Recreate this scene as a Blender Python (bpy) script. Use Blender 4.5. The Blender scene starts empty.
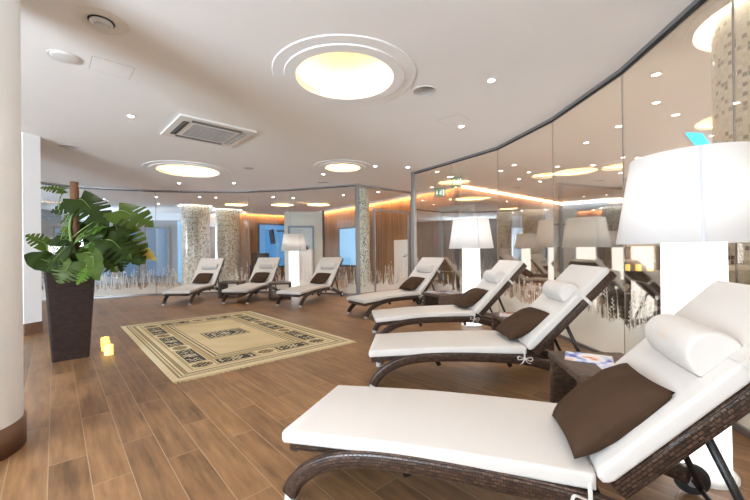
import bpy, bmesh, math, random
from mathutils import Vector, Matrix
R = math.radians
PI = math.pi
sc = bpy.context.scene
col = sc.collection
CEIL = 2.9

# ------------------------------------------------------------------ tags
def tag(o, label=None, cat=None, group=None, kind=None):
    if label: o['label'] = label
    if cat: o['category'] = cat
    if group: o['group'] = group
    if kind: o['kind'] = kind
    return o

def empty(name, loc=(0, 0, 0), rz=0.0):
    o = bpy.data.objects.new(name, None)
    o.empty_display_size = 0.05
    col.objects.link(o)
    o.location = loc
    o.rotation_euler = (0, 0, rz)
    return o

def obj(name, bm, mat=None, parent=None, smooth=False, loc=None, rot=None):
    me = bpy.data.meshes.new(name)
    bm.to_mesh(me)
    bm.free()
    if smooth:
        for p in me.polygons: p.use_smooth = True
    o = bpy.data.objects.new(name, me)
    col.objects.link(o)
    if mat:
        for m in (mat if isinstance(mat, (list, tuple)) else [mat]): me.materials.append(m)
    if parent: o.parent = parent
    if loc is not None: o.location = loc
    if rot is not None: o.rotation_euler = rot
    return o

def struct(name, bm, mat, parent=None, smooth=False, label=None):
    o = obj(name, bm, mat, parent, smooth)
    if parent is None:
        o['kind'] = 'structure'
        if label: o['label'] = label
    return o

def kids(o): return [c for c in bpy.data.objects if c.parent == o]

def copy_tree(o, parent=None, top=True):
    c = o.copy()
    col.objects.link(c)
    if not top: c.parent = parent
    for ch in kids(o): copy_tree(ch, c, False)
    return c

# ------------------------------------------------------------------ materials
def newmat(name):
    m = bpy.data.materials.new(name)
    m.use_nodes = True
    nt = m.node_tree
    nt.nodes.clear()
    out = nt.nodes.new('ShaderNodeOutputMaterial')
    return m, nt, out

def N(nt, t, **kw):
    n = nt.nodes.new(t)
    for k, v in kw.items():
        if k in n.inputs: n.inputs[k].default_value = v
        else: setattr(n, k, v)
    return n

def pbr(name, color, rough=0.5, metal=0.0, noise=0.0, nscale=20.0, bump=0.0, bscale=200.0, emis=None, estr=0.0, spec=0.5, sheen=0.0):
    m, nt, out = newmat(name)
    b = nt.nodes.new('ShaderNodeBsdfPrincipled')
    nt.links.new(b.outputs[0], out.inputs[0])
    b.inputs['Roughness'].default_value = rough
    b.inputs['Metallic'].default_value = metal
    b.inputs['Specular IOR Level'].default_value = spec
    b.inputs['Sheen Weight'].default_value = sheen
    tc = nt.nodes.new('ShaderNodeTexCoord')
    c4 = (*color, 1)
    nz = N(nt, 'ShaderNodeTexNoise')
    nz.inputs['Scale'].default_value = nscale
    nt.links.new(tc.outputs['Object'], nz.inputs['Vector'])
    mx = N(nt, 'ShaderNodeMix', data_type='RGBA')
    mx.inputs[6].default_value = tuple(min(1, c * (1 - noise)) for c in color) + (1,)
    mx.inputs[7].default_value = tuple(min(1, c * (1 + noise)) for c in color) + (1,)
    nt.links.new(nz.outputs['Fac'], mx.inputs[0])
    nt.links.new(mx.outputs[2], b.inputs['Base Color'])
    if bump > 0:
        n2 = N(nt, 'ShaderNodeTexNoise')
        n2.inputs['Scale'].default_value = bscale
        nt.links.new(tc.outputs['Object'], n2.inputs['Vector'])
        bp = N(nt, 'ShaderNodeBump')
        bp.inputs['Strength'].default_value = bump
        bp.inputs['Distance'].default_value = 0.004
        nt.links.new(n2.outputs['Fac'], bp.inputs['Height'])
        nt.links.new(bp.outputs[0], b.inputs['Normal'])
    if emis:
        b.inputs['Emission Color'].default_value = (*emis, 1)
        b.inputs['Emission Strength'].default_value = estr
    return m

def emit(name, color, s):
    m, nt, out = newmat(name)
    e = N(nt, 'ShaderNodeEmission')
    e.inputs[0].default_value = (*color, 1)
    e.inputs[1].default_value = s
    nt.links.new(e.outputs[0], out.inputs[0])
    return m

def glassmat(name, tint, refl, rtint, rough=0.0):
    m, nt, out = newmat(name)
    t = N(nt, 'ShaderNodeBsdfTransparent'); t.inputs[0].default_value = (*tint, 1)
    g = N(nt, 'ShaderNodeBsdfGlossy'); g.inputs['Color'].default_value = (*rtint, 1); g.inputs['Roughness'].default_value = rough
    lw = N(nt, 'ShaderNodeLayerWeight'); lw.inputs[0].default_value = 0.5
    pw = N(nt, 'ShaderNodeMath', operation='POWER'); pw.inputs[1].default_value = 5.0
    nt.links.new(lw.outputs['Facing'], pw.inputs[0])
    mr = N(nt, 'ShaderNodeMapRange')
    mr.inputs['From Min'].default_value = 0; mr.inputs['From Max'].default_value = 1
    mr.inputs['To Min'].default_value = refl; mr.inputs['To Max'].default_value = 1.0
    nt.links.new(pw.outputs[0], mr.inputs['Value'])
    mx = N(nt, 'ShaderNodeMixShader')
    nt.links.new(mr.outputs[0], mx.inputs[0])
    nt.links.new(t.outputs[0], mx.inputs[1]); nt.links.new(g.outputs[0], mx.inputs[2])
    nt.links.new(mx.outputs[0], out.inputs[0])
    return m

def weave(name, c1, c2, cm, w=0.028, h=0.009, rough=0.42):
    m, nt, out = newmat(name)
    b = nt.nodes.new('ShaderNodeBsdfPrincipled')
    nt.links.new(b.outputs[0], out.inputs[0])
    b.inputs['Roughness'].default_value = rough
    uv = nt.nodes.new('ShaderNodeUVMap')
    br = N(nt, 'ShaderNodeTexBrick')
    br.offset = 0.5
    br.inputs['Color1'].default_value = (*c1, 1)
    br.inputs['Color2'].default_value = (*c2, 1)
    br.inputs['Mortar'].default_value = (*cm, 1)
    br.inputs['Scale'].default_value = 1.0
    br.inputs['Mortar Size'].default_value = 0.0018
    br.inputs['Mortar Smooth'].default_value = 0.7
    br.inputs['Brick Width'].default_value = w
    br.inputs['Row Height'].default_value = h
    nt.links.new(uv.outputs[0], br.inputs['Vector'])
    nt.links.new(br.outputs['Color'], b.inputs['Base Color'])
    bp = N(nt, 'ShaderNodeBump'); bp.invert = True
    bp.inputs['Strength'].default_value = 0.9
    bp.inputs['Distance'].default_value = 0.007
    nt.links.new(br.outputs['Fac'], bp.inputs['Height'])
    nt.links.new(bp.outputs[0], b.inputs['Normal'])
    return m

def floor_material():
    m, nt, out = newmat('wood_plank_floor')
    b = nt.nodes.new('ShaderNodeBsdfPrincipled')
    nt.links.new(b.outputs[0], out.inputs[0])
    tc = nt.nodes.new('ShaderNodeTexCoord')
    mp = N(nt, 'ShaderNodeMapping')
    mp.inputs['Rotation'].default_value = (0, 0, R(48.2))      # local u runs along the boards
    mp.inputs['Location'].default_value = (0.31, 0.035, 0)
    nt.links.new(tc.outputs['Object'], mp.inputs['Vector'])
    br = N(nt, 'ShaderNodeTexBrick'); br.offset = 0.38; br.offset_frequency = 2
    br.inputs['Color1'].default_value = (0, 0, 0, 1)
    br.inputs['Color2'].default_value = (1, 1, 1, 1)
    br.inputs['Mortar'].default_value = (0.5, 0.5, 0.5, 1)
    br.inputs['Scale'].default_value = 1
    br.inputs['Mortar Size'].default_value = 0.0022
    br.inputs['Mortar Smooth'].default_value = 0.15
    br.inputs['Brick Width'].default_value = 0.98
    br.inputs['Row Height'].default_value = 0.165
    nt.links.new(mp.outputs[0], br.inputs['Vector'])
    # grain
    sep = N(nt, 'ShaderNodeMapping'); sep.inputs['Scale'].default_value = (1.6, 14, 1)
    nt.links.new(mp.outputs[0], sep.inputs['Vector'])
    add = N(nt, 'ShaderNodeVectorMath', operation='ADD')
    vm = N(nt, 'ShaderNodeVectorMath', operation='SCALE'); vm.inputs['Scale'].default_value = 9.0
    nt.links.new(br.outputs['Color'], vm.inputs[0])
    nt.links.new(sep.outputs[0], add.inputs[0]); nt.links.new(vm.outputs[0], add.inputs[1])
    nz = N(nt, 'ShaderNodeTexNoise'); nz.inputs['Scale'].default_value = 1.6; nz.inputs['Detail'].default_value = 7; nz.inputs['Roughness'].default_value = 0.62
    nt.links.new(add.outputs[0], nz.inputs['Vector'])
    nb = N(nt, 'ShaderNodeTexNoise'); nb.inputs['Scale'].default_value = 2.2; nb.inputs['Detail'].default_value = 3
    nt.links.new(tc.outputs['Object'], nb.inputs['Vector'])
    cr = N(nt, 'ShaderNodeValToRGB')
    e = cr.color_ramp.elements
    e[0].position = 0.28; e[0].color = (0.120, 0.060, 0.026, 1)
    e[1].position = 0.72; e[1].color = (0.385, 0.210, 0.092, 1)
    k = cr.color_ramp.elements.new(0.5); k.color = (0.250, 0.130, 0.056, 1)
    s = N(nt, 'ShaderNodeMath', operation='MULTIPLY_ADD'); s.inputs[1].default_value = 0.15
    nt.links.new(br.outputs['Color'], s.inputs[0])
    a1 = N(nt, 'ShaderNodeMath', operation='MULTIPLY_ADD'); a1.inputs[1].default_value = 0.72; a1.inputs[2].default_value = -0.12
    nt.links.new(nz.outputs['Fac'], a1.inputs[0])
    a2 = N(nt, 'ShaderNodeMath', operation='MULTIPLY_ADD'); a2.inputs[1].default_value = 0.3
    nt.links.new(nb.outputs['Fac'], a2.inputs[0]); nt.links.new(a1.outputs[0], a2.inputs[2])
    nt.links.new(a2.outputs[0], s.inputs[2])
    nt.links.new(s.outputs[0], cr.inputs[0])
    mx = N(nt, 'ShaderNodeMix', data_type='RGBA')
    mx.inputs[7].default_value = (0.36, 0.24, 0.15, 1)
    nt.links.new(br.outputs['Fac'], mx.inputs[0]); nt.links.new(cr.outputs[0], mx.inputs[6])
    nt.links.new(mx.outputs[2], b.inputs['Base Color'])
    mr = N(nt, 'ShaderNodeMapRange'); mr.inputs['To Min'].default_value = 0.36; mr.inputs['To Max'].default_value = 0.52
    nt.links.new(nz.outputs['Fac'], mr.inputs['Value']); nt.links.new(mr.outputs[0], b.inputs['Roughness'])
    bp = N(nt, 'ShaderNodeBump'); bp.inputs['Strength'].default_value = 0.15; bp.inputs['Distance'].default_value = 0.003
    nt.links.new(nz.outputs['Fac'], bp.inputs['Height']); nt.links.new(bp.outputs[0], b.inputs['Normal'])
    return m

def mosaic_material(name, tile=0.03, dark=0.26, ramp=None):
    m, nt, out = newmat(name)
    b = nt.nodes.new('ShaderNodeBsdfPrincipled')
    nt.links.new(b.outputs[0], out.inputs[0])
    b.inputs['Roughness'].default_value = 0.2
    uv = nt.nodes.new('ShaderNodeUVMap')
    sc_ = N(nt, 'ShaderNodeVectorMath', operation='SCALE'); sc_.inputs['Scale'].default_value = 1 / tile
    nt.links.new(uv.outputs[0], sc_.inputs[0])
    fl = N(nt, 'ShaderNodeVectorMath', operation='FLOOR'); nt.links.new(sc_.outputs[0], fl.inputs[0])
    fr = N(nt, 'ShaderNodeVectorMath', operation='FRACTION'); nt.links.new(sc_.outputs[0], fr.inputs[0])
    wn = N(nt, 'ShaderNodeTexWhiteNoise', noise_dimensions='2D'); nt.links.new(fl.outputs[0], wn.inputs['Vector'])
    cr = N(nt, 'ShaderNodeValToRGB'); cr.color_ramp.interpolation = 'CONSTANT'
    e = cr.color_ramp.elements
    cols = ramp or [(0, (0.70, 0.66, 0.54)), (0.3, (0.80, 0.78, 0.70)), (0.52, (0.56, 0.50, 0.38)), (0.68, (0.66, 0.68, 0.60)), (1 - dark, (0.30, 0.22, 0.14)), (1 - dark * 0.45, (0.12, 0.075, 0.05))]
    e[0].position = 0; e[0].color = (*cols[0][1], 1)
    e[1].position = cols[1][0]; e[1].color = (*cols[1][1], 1)
    for p, c in cols[2:]:
        k = e.new(p); k.color = (*c, 1)
    nt.links.new(wn.outputs['Value'], cr.inputs[0])
    s = N(nt, 'ShaderNodeSeparateXYZ'); nt.links.new(fr.outputs[0], s.inputs[0])
    def edge(sock):
        a = N(nt, 'ShaderNodeMath', operation='SUBTRACT'); a.inputs[1].default_value = 0.5
        nt.links.new(sock, a.inputs[0])
        c = N(nt, 'ShaderNodeMath', operation='ABSOLUTE'); nt.links.new(a.outputs[0], c.inputs[0])
        return c.outputs[0]
    mxm = N(nt, 'ShaderNodeMath', operation='MAXIMUM')
    nt.links.new(edge(s.outputs[0]), mxm.inputs[0]); nt.links.new(edge(s.outputs[1]), mxm.inputs[1])
    gt = N(nt, 'ShaderNodeMath', operation='GREATER_THAN'); gt.inputs[1].default_value = 0.42
    nt.links.new(mxm.outputs[0], gt.inputs[0])
    mx = N(nt, 'ShaderNodeMix', data_type='RGBA'); mx.inputs[7].default_value = (0.72, 0.68, 0.58, 1)
    nt.links.new(gt.outputs[0], mx.inputs[0]); nt.links.new(cr.outputs[0], mx.inputs[6])
    nt.links.new(mx.outputs[2], b.inputs['Base Color'])
    return m

def woodpanel(name, c1, c2):
    m, nt, out = newmat(name)
    b = nt.nodes.new('ShaderNodeBsdfPrincipled'); nt.links.new(b.outputs[0], out.inputs[0])
    b.inputs['Roughness'].default_value = 0.5
    uv = nt.nodes.new('ShaderNodeUVMap')
    mp = N(nt, 'ShaderNodeMapping'); mp.inputs['Scale'].default_value = (14, 0.7, 1)
    nt.links.new(uv.outputs[0], mp.inputs['Vector'])
    nz = N(nt, 'ShaderNodeTexNoise'); nz.inputs['Scale'].default_value = 1.0; nz.inputs['Detail'].default_value = 6
    nt.links.new(mp.outputs[0], nz.inputs['Vector'])
    br = N(nt, 'ShaderNodeTexBrick'); br.offset = 0
    br.inputs['Color1'].default_value = (0.8, 0.8, 0.8, 1); br.inputs['Color2'].default_value = (1.1, 1.1, 1.1, 1); br.inputs['Mortar'].default_value = (0.25, 0.25, 0.25, 1)
    br.inputs['Scale'].default_value = 1; br.inputs['Brick Width'].default_value = 0.6; br.inputs['Row Height'].default_value = 4.0
    br.inputs['Mortar Size'].default_value = 0.004
    nt.links.new(uv.outputs[0], br.inputs['Vector'])
    cr = N(nt, 'ShaderNodeValToRGB'); e = cr.color_ramp.elements
    e[0].position = 0.3; e[0].color = (*c1, 1); e[1].position = 0.7; e[1].color = (*c2, 1)
    nt.links.new(nz.outputs['Fac'], cr.inputs[0])
    mx = N(nt, 'ShaderNodeMix', data_type='RGBA', blend_type='MULTIPLY'); mx.inputs[0].default_value = 1
    nt.links.new(cr.outputs[0], mx.inputs[6]); nt.links.new(br.outputs['Color'], mx.inputs[7])
    nt.links.new(mx.outputs[2], b.inputs['Base Color'])
    return m

def vcol_material(name, rough=0.95, bump=0.5):
    m, nt, out = newmat(name)
    b = nt.nodes.new('ShaderNodeBsdfPrincipled'); nt.links.new(b.outputs[0], out.inputs[0])
    b.inputs['Roughness'].default_value = rough
    b.inputs['Specular IOR Level'].default_value = 0.15
    at = N(nt, 'ShaderNodeAttribute'); at.attribute_name = 'Pattern'
    nt.links.new(at.outputs['Color'], b.inputs['Base Color'])
    tc = nt.nodes.new('ShaderNodeTexCoord')
    nz = N(nt, 'ShaderNodeTexNoise'); nz.inputs['Scale'].default_value = 260
    nt.links.new(tc.outputs['Object'], nz.inputs['Vector'])
    bp = N(nt, 'ShaderNodeBump'); bp.inputs['Strength'].default_value = bump; bp.inputs['Distance'].default_value = 0.003
    nt.links.new(nz.outputs['Fac'], bp.inputs['Height']); nt.links.new(bp.outputs[0], b.inputs['Normal'])
    return m

def leaf_material(name, c1, c2):
    m, nt, out = newmat(name)
    b = nt.nodes.new('ShaderNodeBsdfPrincipled')
    b.inputs['Roughness'].default_value = 0.5; b.inputs['Specular IOR Level'].default_value = 0.25
    tc = nt.nodes.new('ShaderNodeTexCoord')
    nz = N(nt, 'ShaderNodeTexNoise'); nz.inputs['Scale'].default_value = 9
    nt.links.new(tc.outputs['Object'], nz.inputs['Vector'])
    mx = N(nt, 'ShaderNodeMix', data_type='RGBA'); mx.inputs[6].default_value = (*c1, 1); mx.inputs[7].default_value = (*c2, 1)
    nt.links.new(nz.outputs['Fac'], mx.inputs[0]); nt.links.new(mx.outputs[2], b.inputs['Base Color'])
    t = N(nt, 'ShaderNodeBsdfTranslucent'); t.inputs[0].default_value = (c2[0] * 1.6, c2[1] * 1.6, c2[2], 1)
    ms = N(nt, 'ShaderNodeMixShader'); ms.inputs[0].default_value = 0.22
    nt.links.new(b.outputs[0], ms.inputs[1]); nt.links.new(t.outputs[0], ms.inputs[2]); nt.links.new(ms.outputs[0], out.inputs[0])
    return m

def film_material():
    m, nt, out = newmat('frosted_film')
    t = N(nt, 'ShaderNodeBsdfTransparent')
    d = N(nt, 'ShaderNodeBsdfDiffuse'); d.inputs[0].default_value = (0.72, 0.715, 0.64, 1)
    tr = N(nt, 'ShaderNodeBsdfTranslucent'); tr.inputs[0].default_value = (0.93, 0.93, 0.92, 1)
    a = N(nt, 'ShaderNodeMixShader'); a.inputs[0].default_value = 0.4
    nt.links.new(d.outputs[0], a.inputs[1]); nt.links.new(tr.outputs[0], a.inputs[2])
    ms = N(nt, 'ShaderNodeMixShader'); ms.inputs[0].default_value = 0.86
    nt.links.new(t.outputs[0], ms.inputs[1]); nt.links.new(a.outputs[0], ms.inputs[2]); nt.links.new(ms.outputs[0], out.inputs[0])
    return m

def shade_material():
    m, nt, out = newmat('white_lamp_fabric')
    d = N(nt, 'ShaderNodeBsdfDiffuse'); d.inputs[0].default_value = (0.88, 0.87, 0.86, 1)
    tr = N(nt, 'ShaderNodeBsdfTranslucent'); tr.inputs[0].default_value = (0.93, 0.91, 0.89, 1)
    a = N(nt, 'ShaderNodeMixShader'); a.inputs[0].default_value = 0.4
    nt.links.new(d.outputs[0], a.inputs[1]); nt.links.new(tr.outputs[0], a.inputs[2])
    nt.links.new(a.outputs[0], out.inputs[0])
    return m

M = {}
M['plaster'] = pbr('white_plaster', (0.85, 0.87, 0.89), 0.9, noise=0.015, nscale=3, spec=0.2)
M['ceil'] = pbr('ceiling_paint', (0.87, 0.865, 0.86), 0.95, noise=0.012, nscale=2, spec=0.1)
M['cream'] = pbr('cream_wall', (0.74, 0.66, 0.54), 0.85, noise=0.03, nscale=4)
M['grey'] = pbr('grey_wall', (0.30, 0.31, 0.33), 0.8, noise=0.05, nscale=3)
M['floor'] = floor_material()
M['skirting'] = pbr('dark_skirting', (0.16, 0.085, 0.05), 0.5, noise=0.25, nscale=14)
M['profile'] = pbr('grey_metal_profile', (0.30, 0.30, 0.31), 0.35, 0.7)
M['frame'] = pbr('brushed_steel_frame', (0.26, 0.26, 0.265), 0.45, 0.5)
M['dark_gap'] = pbr('dark_rubber', (0.03, 0.03, 0.03), 0.7)
M['glass_tan'] = glassmat('bronze_mirror_glass', (0.975, 0.955, 0.915), 0.30, (0.97, 0.925, 0.85))
M['glass_clear'] = glassmat('clear_glass', (0.96, 0.975, 0.98), 0.035, (0.95, 0.95, 0.95))
M['film'] = film_material()
M['weave'] = weave('brown_weave', (0.105, 0.056, 0.034), (0.034, 0.018, 0.012), (0.003, 0.002, 0.0015), 0.022, 0.0125, 0.33)
M['weave_big'] = weave('table_weave', (0.150, 0.085, 0.050), (0.060, 0.033, 0.020), (0.006, 0.004, 0.003), 0.032, 0.014)
M['pot'] = weave('planter_weave', (0.036, 0.017, 0.012), (0.014, 0.006, 0.005), (0.002, 0.001, 0.001), 0.04, 0.024)
M['cloth'] = pbr('white_cushion_cloth', (0.62, 0.58, 0.54), 0.9, noise=0.012, nscale=5, bump=0.15, bscale=400, spec=0.15)
M['brown'] = pbr('brown_cloth', (0.060, 0.033, 0.019), 0.85, noise=0.1, nscale=14, bump=0.3, bscale=500, spec=0.12)
M['silver'] = pbr('silver_cap', (0.7, 0.7, 0.7), 0.3, 0.6)
M['black'] = pbr('black_metal', (0.018, 0.016, 0.015), 0.45, 0.3)
M['wheel'] = pbr('black_rubber_wheel', (0.02, 0.02, 0.02), 0.6)
M['gold'] = pbr('gold_thread', (0.75, 0.52, 0.25), 0.5)
M['mosaic'] = mosaic_material('brown_white_mosaic', 0.034, 0.16, [(0, (0.80, 0.77, 0.68)), (0.3, (0.88, 0.86, 0.80)), (0.55, (0.70, 0.64, 0.52)), (0.72, (0.82, 0.80, 0.74)), (0.80, (0.34, 0.22, 0.15)), (0.9, (0.12, 0.06, 0.045))])
M['mosaic_far'] = mosaic_material('silver_brown_mosaic', 0.05, 0.3, [(0, (0.50, 0.50, 0.44)), (0.25, (0.62, 0.62, 0.54)), (0.45, (0.42, 0.39, 0.33)), (0.6, (0.54, 0.55, 0.50)), (0.78, (0.30, 0.24, 0.18)), (0.92, (0.20, 0.14, 0.10))])
M['mosaic_green'] = mosaic_material('green_white_mosaic', 0.03, 0.22, [(0, (0.62, 0.66, 0.50)), (0.3, (0.75, 0.76, 0.62)), (0.52, (0.46, 0.48, 0.33)), (0.68, (0.66, 0.68, 0.60)), (0.8, (0.20, 0.18, 0.12)), (0.92, (0.07, 0.06, 0.04))])
M['wood'] = woodpanel('orange_wood_panel', (0.20, 0.105, 0.040), (0.40, 0.225, 0.090))
M['wood_mid'] = woodpanel('red_brown_wood_panel', (0.060, 0.032, 0.020), (0.125, 0.070, 0.044))
M['wood_dark'] = woodpanel('dark_wood_panel', (0.055, 0.032, 0.022), (0.12, 0.070, 0.045))
M['shade'] = shade_material()
M['stem'] = emit('glowing_acrylic', (1.0, 0.965, 0.94), 0.9)
M['bulb'] = emit('warm_bulb', (1.0, 0.93, 0.86), 4.6)
M['led'] = emit('warm_led', (1.0, 0.66, 0.26), 8)
M['led_white'] = emit('white_led', (1.0, 0.95, 0.86), 45)
M['led_orange'] = emit('orange_led', (1.0, 0.52, 0.25), 24)
M['spot'] = emit('downlight_glow', (1.0, 0.97, 0.93), 14)
M['blue'] = emit('blue_pool_daylight', (0.07, 0.21, 0.42), 0.55)
M['bluegrey'] = emit('dim_blue_daylight', (0.10, 0.17, 0.27), 0.5)
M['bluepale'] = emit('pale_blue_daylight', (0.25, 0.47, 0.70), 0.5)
M['cyan'] = emit('cyan_ceiling_light', (0.0, 0.55, 0.85), 1.6)
M['green'] = emit('exit_green', (0.01, 0.20, 0.11), 0.5)
M['white_sign'] = emit('exit_white', (0.75, 0.95, 0.82), 1.2)
M['grille'] = pbr('dark_grille', (0.18, 0.17, 0.165), 0.6)
M['grille_light'] = pbr('grey_speaker_mesh', (0.45, 0.43, 0.42), 0.7, noise=0.1, nscale=300)
M['acwhite'] = pbr('white_plastic', (0.76, 0.74, 0.71), 0.45)
M['candle'] = pbr('yellow_wax_candle', (0.85, 0.62, 0.22), 0.5, emis=(1.0, 0.58, 0.12), estr=0.75)
M['flame'] = emit('candle_flame', (1.0, 0.7, 0.2), 8)
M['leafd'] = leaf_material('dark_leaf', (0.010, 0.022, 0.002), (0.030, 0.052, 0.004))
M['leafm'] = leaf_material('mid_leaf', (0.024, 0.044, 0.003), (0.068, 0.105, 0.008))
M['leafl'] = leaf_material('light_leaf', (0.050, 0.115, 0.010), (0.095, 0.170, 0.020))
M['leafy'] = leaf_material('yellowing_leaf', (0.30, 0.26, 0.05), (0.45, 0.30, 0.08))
M['stemg'] = pbr('green_stalk', (0.12, 0.20, 0.04), 0.5, noise=0.2)
M['moss'] = pbr('coir_pole', (0.135, 0.062, 0.028), 0.95, noise=0.4, nscale=60, bump=0.8, bscale=120)
M['soil'] = pbr('potting_soil', (0.03, 0.02, 0.014), 0.95, noise=0.3, nscale=60, bump=0.8, bscale=90)
M['rug'] = vcol_material('patterned_wool')
M['fringe'] = pbr('cream_fringe', (0.58, 0.47, 0.27), 0.95, noise=0.15, nscale=30)
M['redbox'] = pbr('red_paint', (0.45, 0.05, 0.04), 0.5)
M['darkboard'] = pbr('dark_sideboard_wood', (0.03, 0.022, 0.018), 0.4, noise=0.2)
M['tv'] = pbr('black_screen', (0.012, 0.014, 0.02), 0.5, spec=0.2)
M['blind'] = pbr('dark_blue_blind', (0.035, 0.055, 0.085), 0.6)
M['alu'] = pbr('grey_window_frame', (0.22, 0.22, 0.22), 0.5)
M['offwhite'] = pbr('off_white_door', (0.70, 0.68, 0.62), 0.6)
M['darkcloth'] = pbr('dark_upholstery', (0.05, 0.04, 0.035), 0.8)

# ------------------------------------------------------------------ shapes
def uvl(bm): return bm.loops.layers.uv.verify()

def add_box(bm, x0, x1, y0, y1, z0, z1, mtx=None, mi=0):
    vs = [Vector(p) for p in ((x0, y0, z0), (x1, y0, z0), (x1, y1, z0), (x0, y1, z0), (x0, y0, z1), (x1, y0, z1), (x1, y1, z1), (x0, y1, z1))]
    if mtx: vv = [bm.verts.new(mtx @ v) for v in vs]
    else: vv = [bm.verts.new(v) for v in vs]
    L = uvl(bm)
    for f, ax in (((0, 3, 2, 1), 2), ((4, 5, 6, 7), 2), ((0, 1, 5, 4), 1), ((1, 2, 6, 5), 0), ((2, 3, 7, 6), 1), ((3, 0, 4, 7), 0)):
        fc = bm.faces.new([vv[i] for i in f]); fc.material_index = mi
        for lp, i in zip(fc.loops, f):
            v = vs[i]
            lp[L].uv = ((v.y, v.z) if ax == 0 else (v.x, v.z) if ax == 1 else (v.x, v.y))
    return vv

def box(x0, x1, y0, y1, z0, z1, bev=0.0, seg=2):
    bm = bmesh.new(); add_box(bm, x0, x1, y0, y1, z0, z1)
    if bev: bmesh.ops.bevel(bm, geom=bm.edges[:], offset=bev, segments=seg, affect='EDGES', profile=0.5)
    return bm

def add_lathe(bm, prof, n=48, c=(0, 0, 0), mi=0, closed=False, smooth=True):
    """prof: list of (r, z). UVs are metres."""
    L = uvl(bm)
    rings = []
    for r, z in prof:
        if r < 1e-6: rings.append([bm.verts.new((c[0], c[1], c[2] + z))])
        else: rings.append([bm.verts.new((c[0] + r * math.cos(2 * PI * k / n), c[1] + r * math.sin(2 * PI * k / n), c[2] + z)) for k in range(n)])
    pairs = list(zip(range(len(prof) - 1), range(1, len(prof))))
    if closed: pairs.append((len(prof) - 1, 0))
    rm = max(r for r, z in prof)
    for a, b in pairs:
        A, B = rings[a], rings[b]
        if len(A) == 1 and len(B) == 1: continue
        for k in range(n):
            k2 = (k + 1) % n
            if len(A) == 1: q = [A[0], B[k], B[k2]]
            elif len(B) == 1: q = [A[k], A[k2], B[0]]
            else: q = [A[k], A[k2], B[k2], B[k]]
            f = bm.faces.new(q); f.material_index = mi; f.smooth = smooth
            for lp in f.loops:
                co = lp.vert.co
                kk = k if lp.vert in (A[k % len(A)], B[k % len(B)]) else k + 1
                lp[L].uv = (2 * PI * rm * kk / n, co.z)
    return bm

def lathe(prof, n=48, c=(0, 0, 0), closed=False, smooth=True):
    bm = bmesh.new(); add_lathe(bm, prof, n, c, 0, closed, smooth); return bm

def rrect(w, h, r, n=4, flat=False):
    """rounded rectangle section, list of (lateral, normal)"""
    pts = []
    for cx, cy, a0 in ((w / 2 - r, h / 2 - r, 0), (-w / 2 + r, h / 2 - r, 90), (-w / 2 + r, -h / 2 + r, 180), (w / 2 - r, -h / 2 + r, 270)):
        for k in range(n + 1):
            a = R(a0 + 90 * k / n); pts.append((cx + r * math.cos(a), cy + r * math.sin(a)))
    return pts

def add_sweep(bm, path, sec, up=(0, 0, 1), caps=True, scale=None, lat=None, smooth=True):
    """sweep a section along a 3D path; lat = fixed lateral axis if given"""
    L = uvl(bm)
    P = [Vector(p) for p in path]
    rings = []; dist = [0]
    for i in range(1, len(P)): dist.append(dist[-1] + (P[i] - P[i - 1]).length)
    per = [0]
    for i in range(len(sec)):
        a = sec[i]; b = sec[(i + 1) % len(sec)]
        per.append(per[-1] + math.hypot(a[0] - b[0], a[1] - b[1]))
    for i, p in enumerate(P):
        t = (P[min(i + 1, len(P) - 1)] - P[max(i - 1, 0)]).normalized()
        if lat is not None:
            l = Vector(lat)
        else:
            u = Vector(up)
            if abs(t.dot(u)) > 0.95: u = Vector((0, 1, 0.01))
            l = u.cross(t).normalized()
        nrm = t.cross(l).normalized()
        s = scale[i] if scale else 1.0
        sx, sy = (s if isinstance(s, tuple) else (s, s))
        rings.append([bm.verts.new(p + l * a * sx + nrm * b * sy) for a, b in sec])
    n = len(sec)
    for i in range(len(P) - 1):
        for k in range(n):
            k2 = (k + 1) % n
            f = bm.faces.new([rings[i][k], rings[i][k2], rings[i + 1][k2], rings[i + 1][k]]); f.smooth = smooth
            for lp, uvv in zip(f.loops, ((dist[i], per[k]), (dist[i], per[k + 1]), (dist[i + 1], per[k + 1]), (dist[i + 1], per[k]))):
                lp[L].uv = uvv
    if caps:
        for ring, rev in ((rings[0], True), (rings[-1], False)):
            f = bm.faces.new(list(reversed(ring)) if rev else ring)
            for lp in f.loops: lp[L].uv = (lp.vert.co.x + lp.vert.co.y, lp.vert.co.z)
    return bm

def sweep(path, sec, **kw):
    bm = bmesh.new(); add_sweep(bm, path, sec, **kw); bmesh.ops.recalc_face_normals(bm, faces=bm.faces[:]); return bm

def circ(r, n=10): return [(r * math.cos(2 * PI * k / n), r * math.sin(2 * PI * k / n)) for k in range(n)]

def smooth_path(pts, n=6):
    """Catmull-Rom"""
    P = [Vector(p) for p in pts]; P = [P[0] * 2 - P[1]] + P + [P[-1] * 2 - P[-2]]
    out = []
    for i in range(1, len(P) - 2):
        for k in range(n):
            t = k / n
            a, b, c, d = P[i - 1], P[i], P[i + 1], P[i + 2]
            out.append(0.5 * ((2 * b) + (c - a) * t + (2 * a - 5 * b + 4 * c - d) * t * t + (3 * b - a - 3 * c + d) * t ** 3))
    out.append(P[-2]); return out

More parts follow.
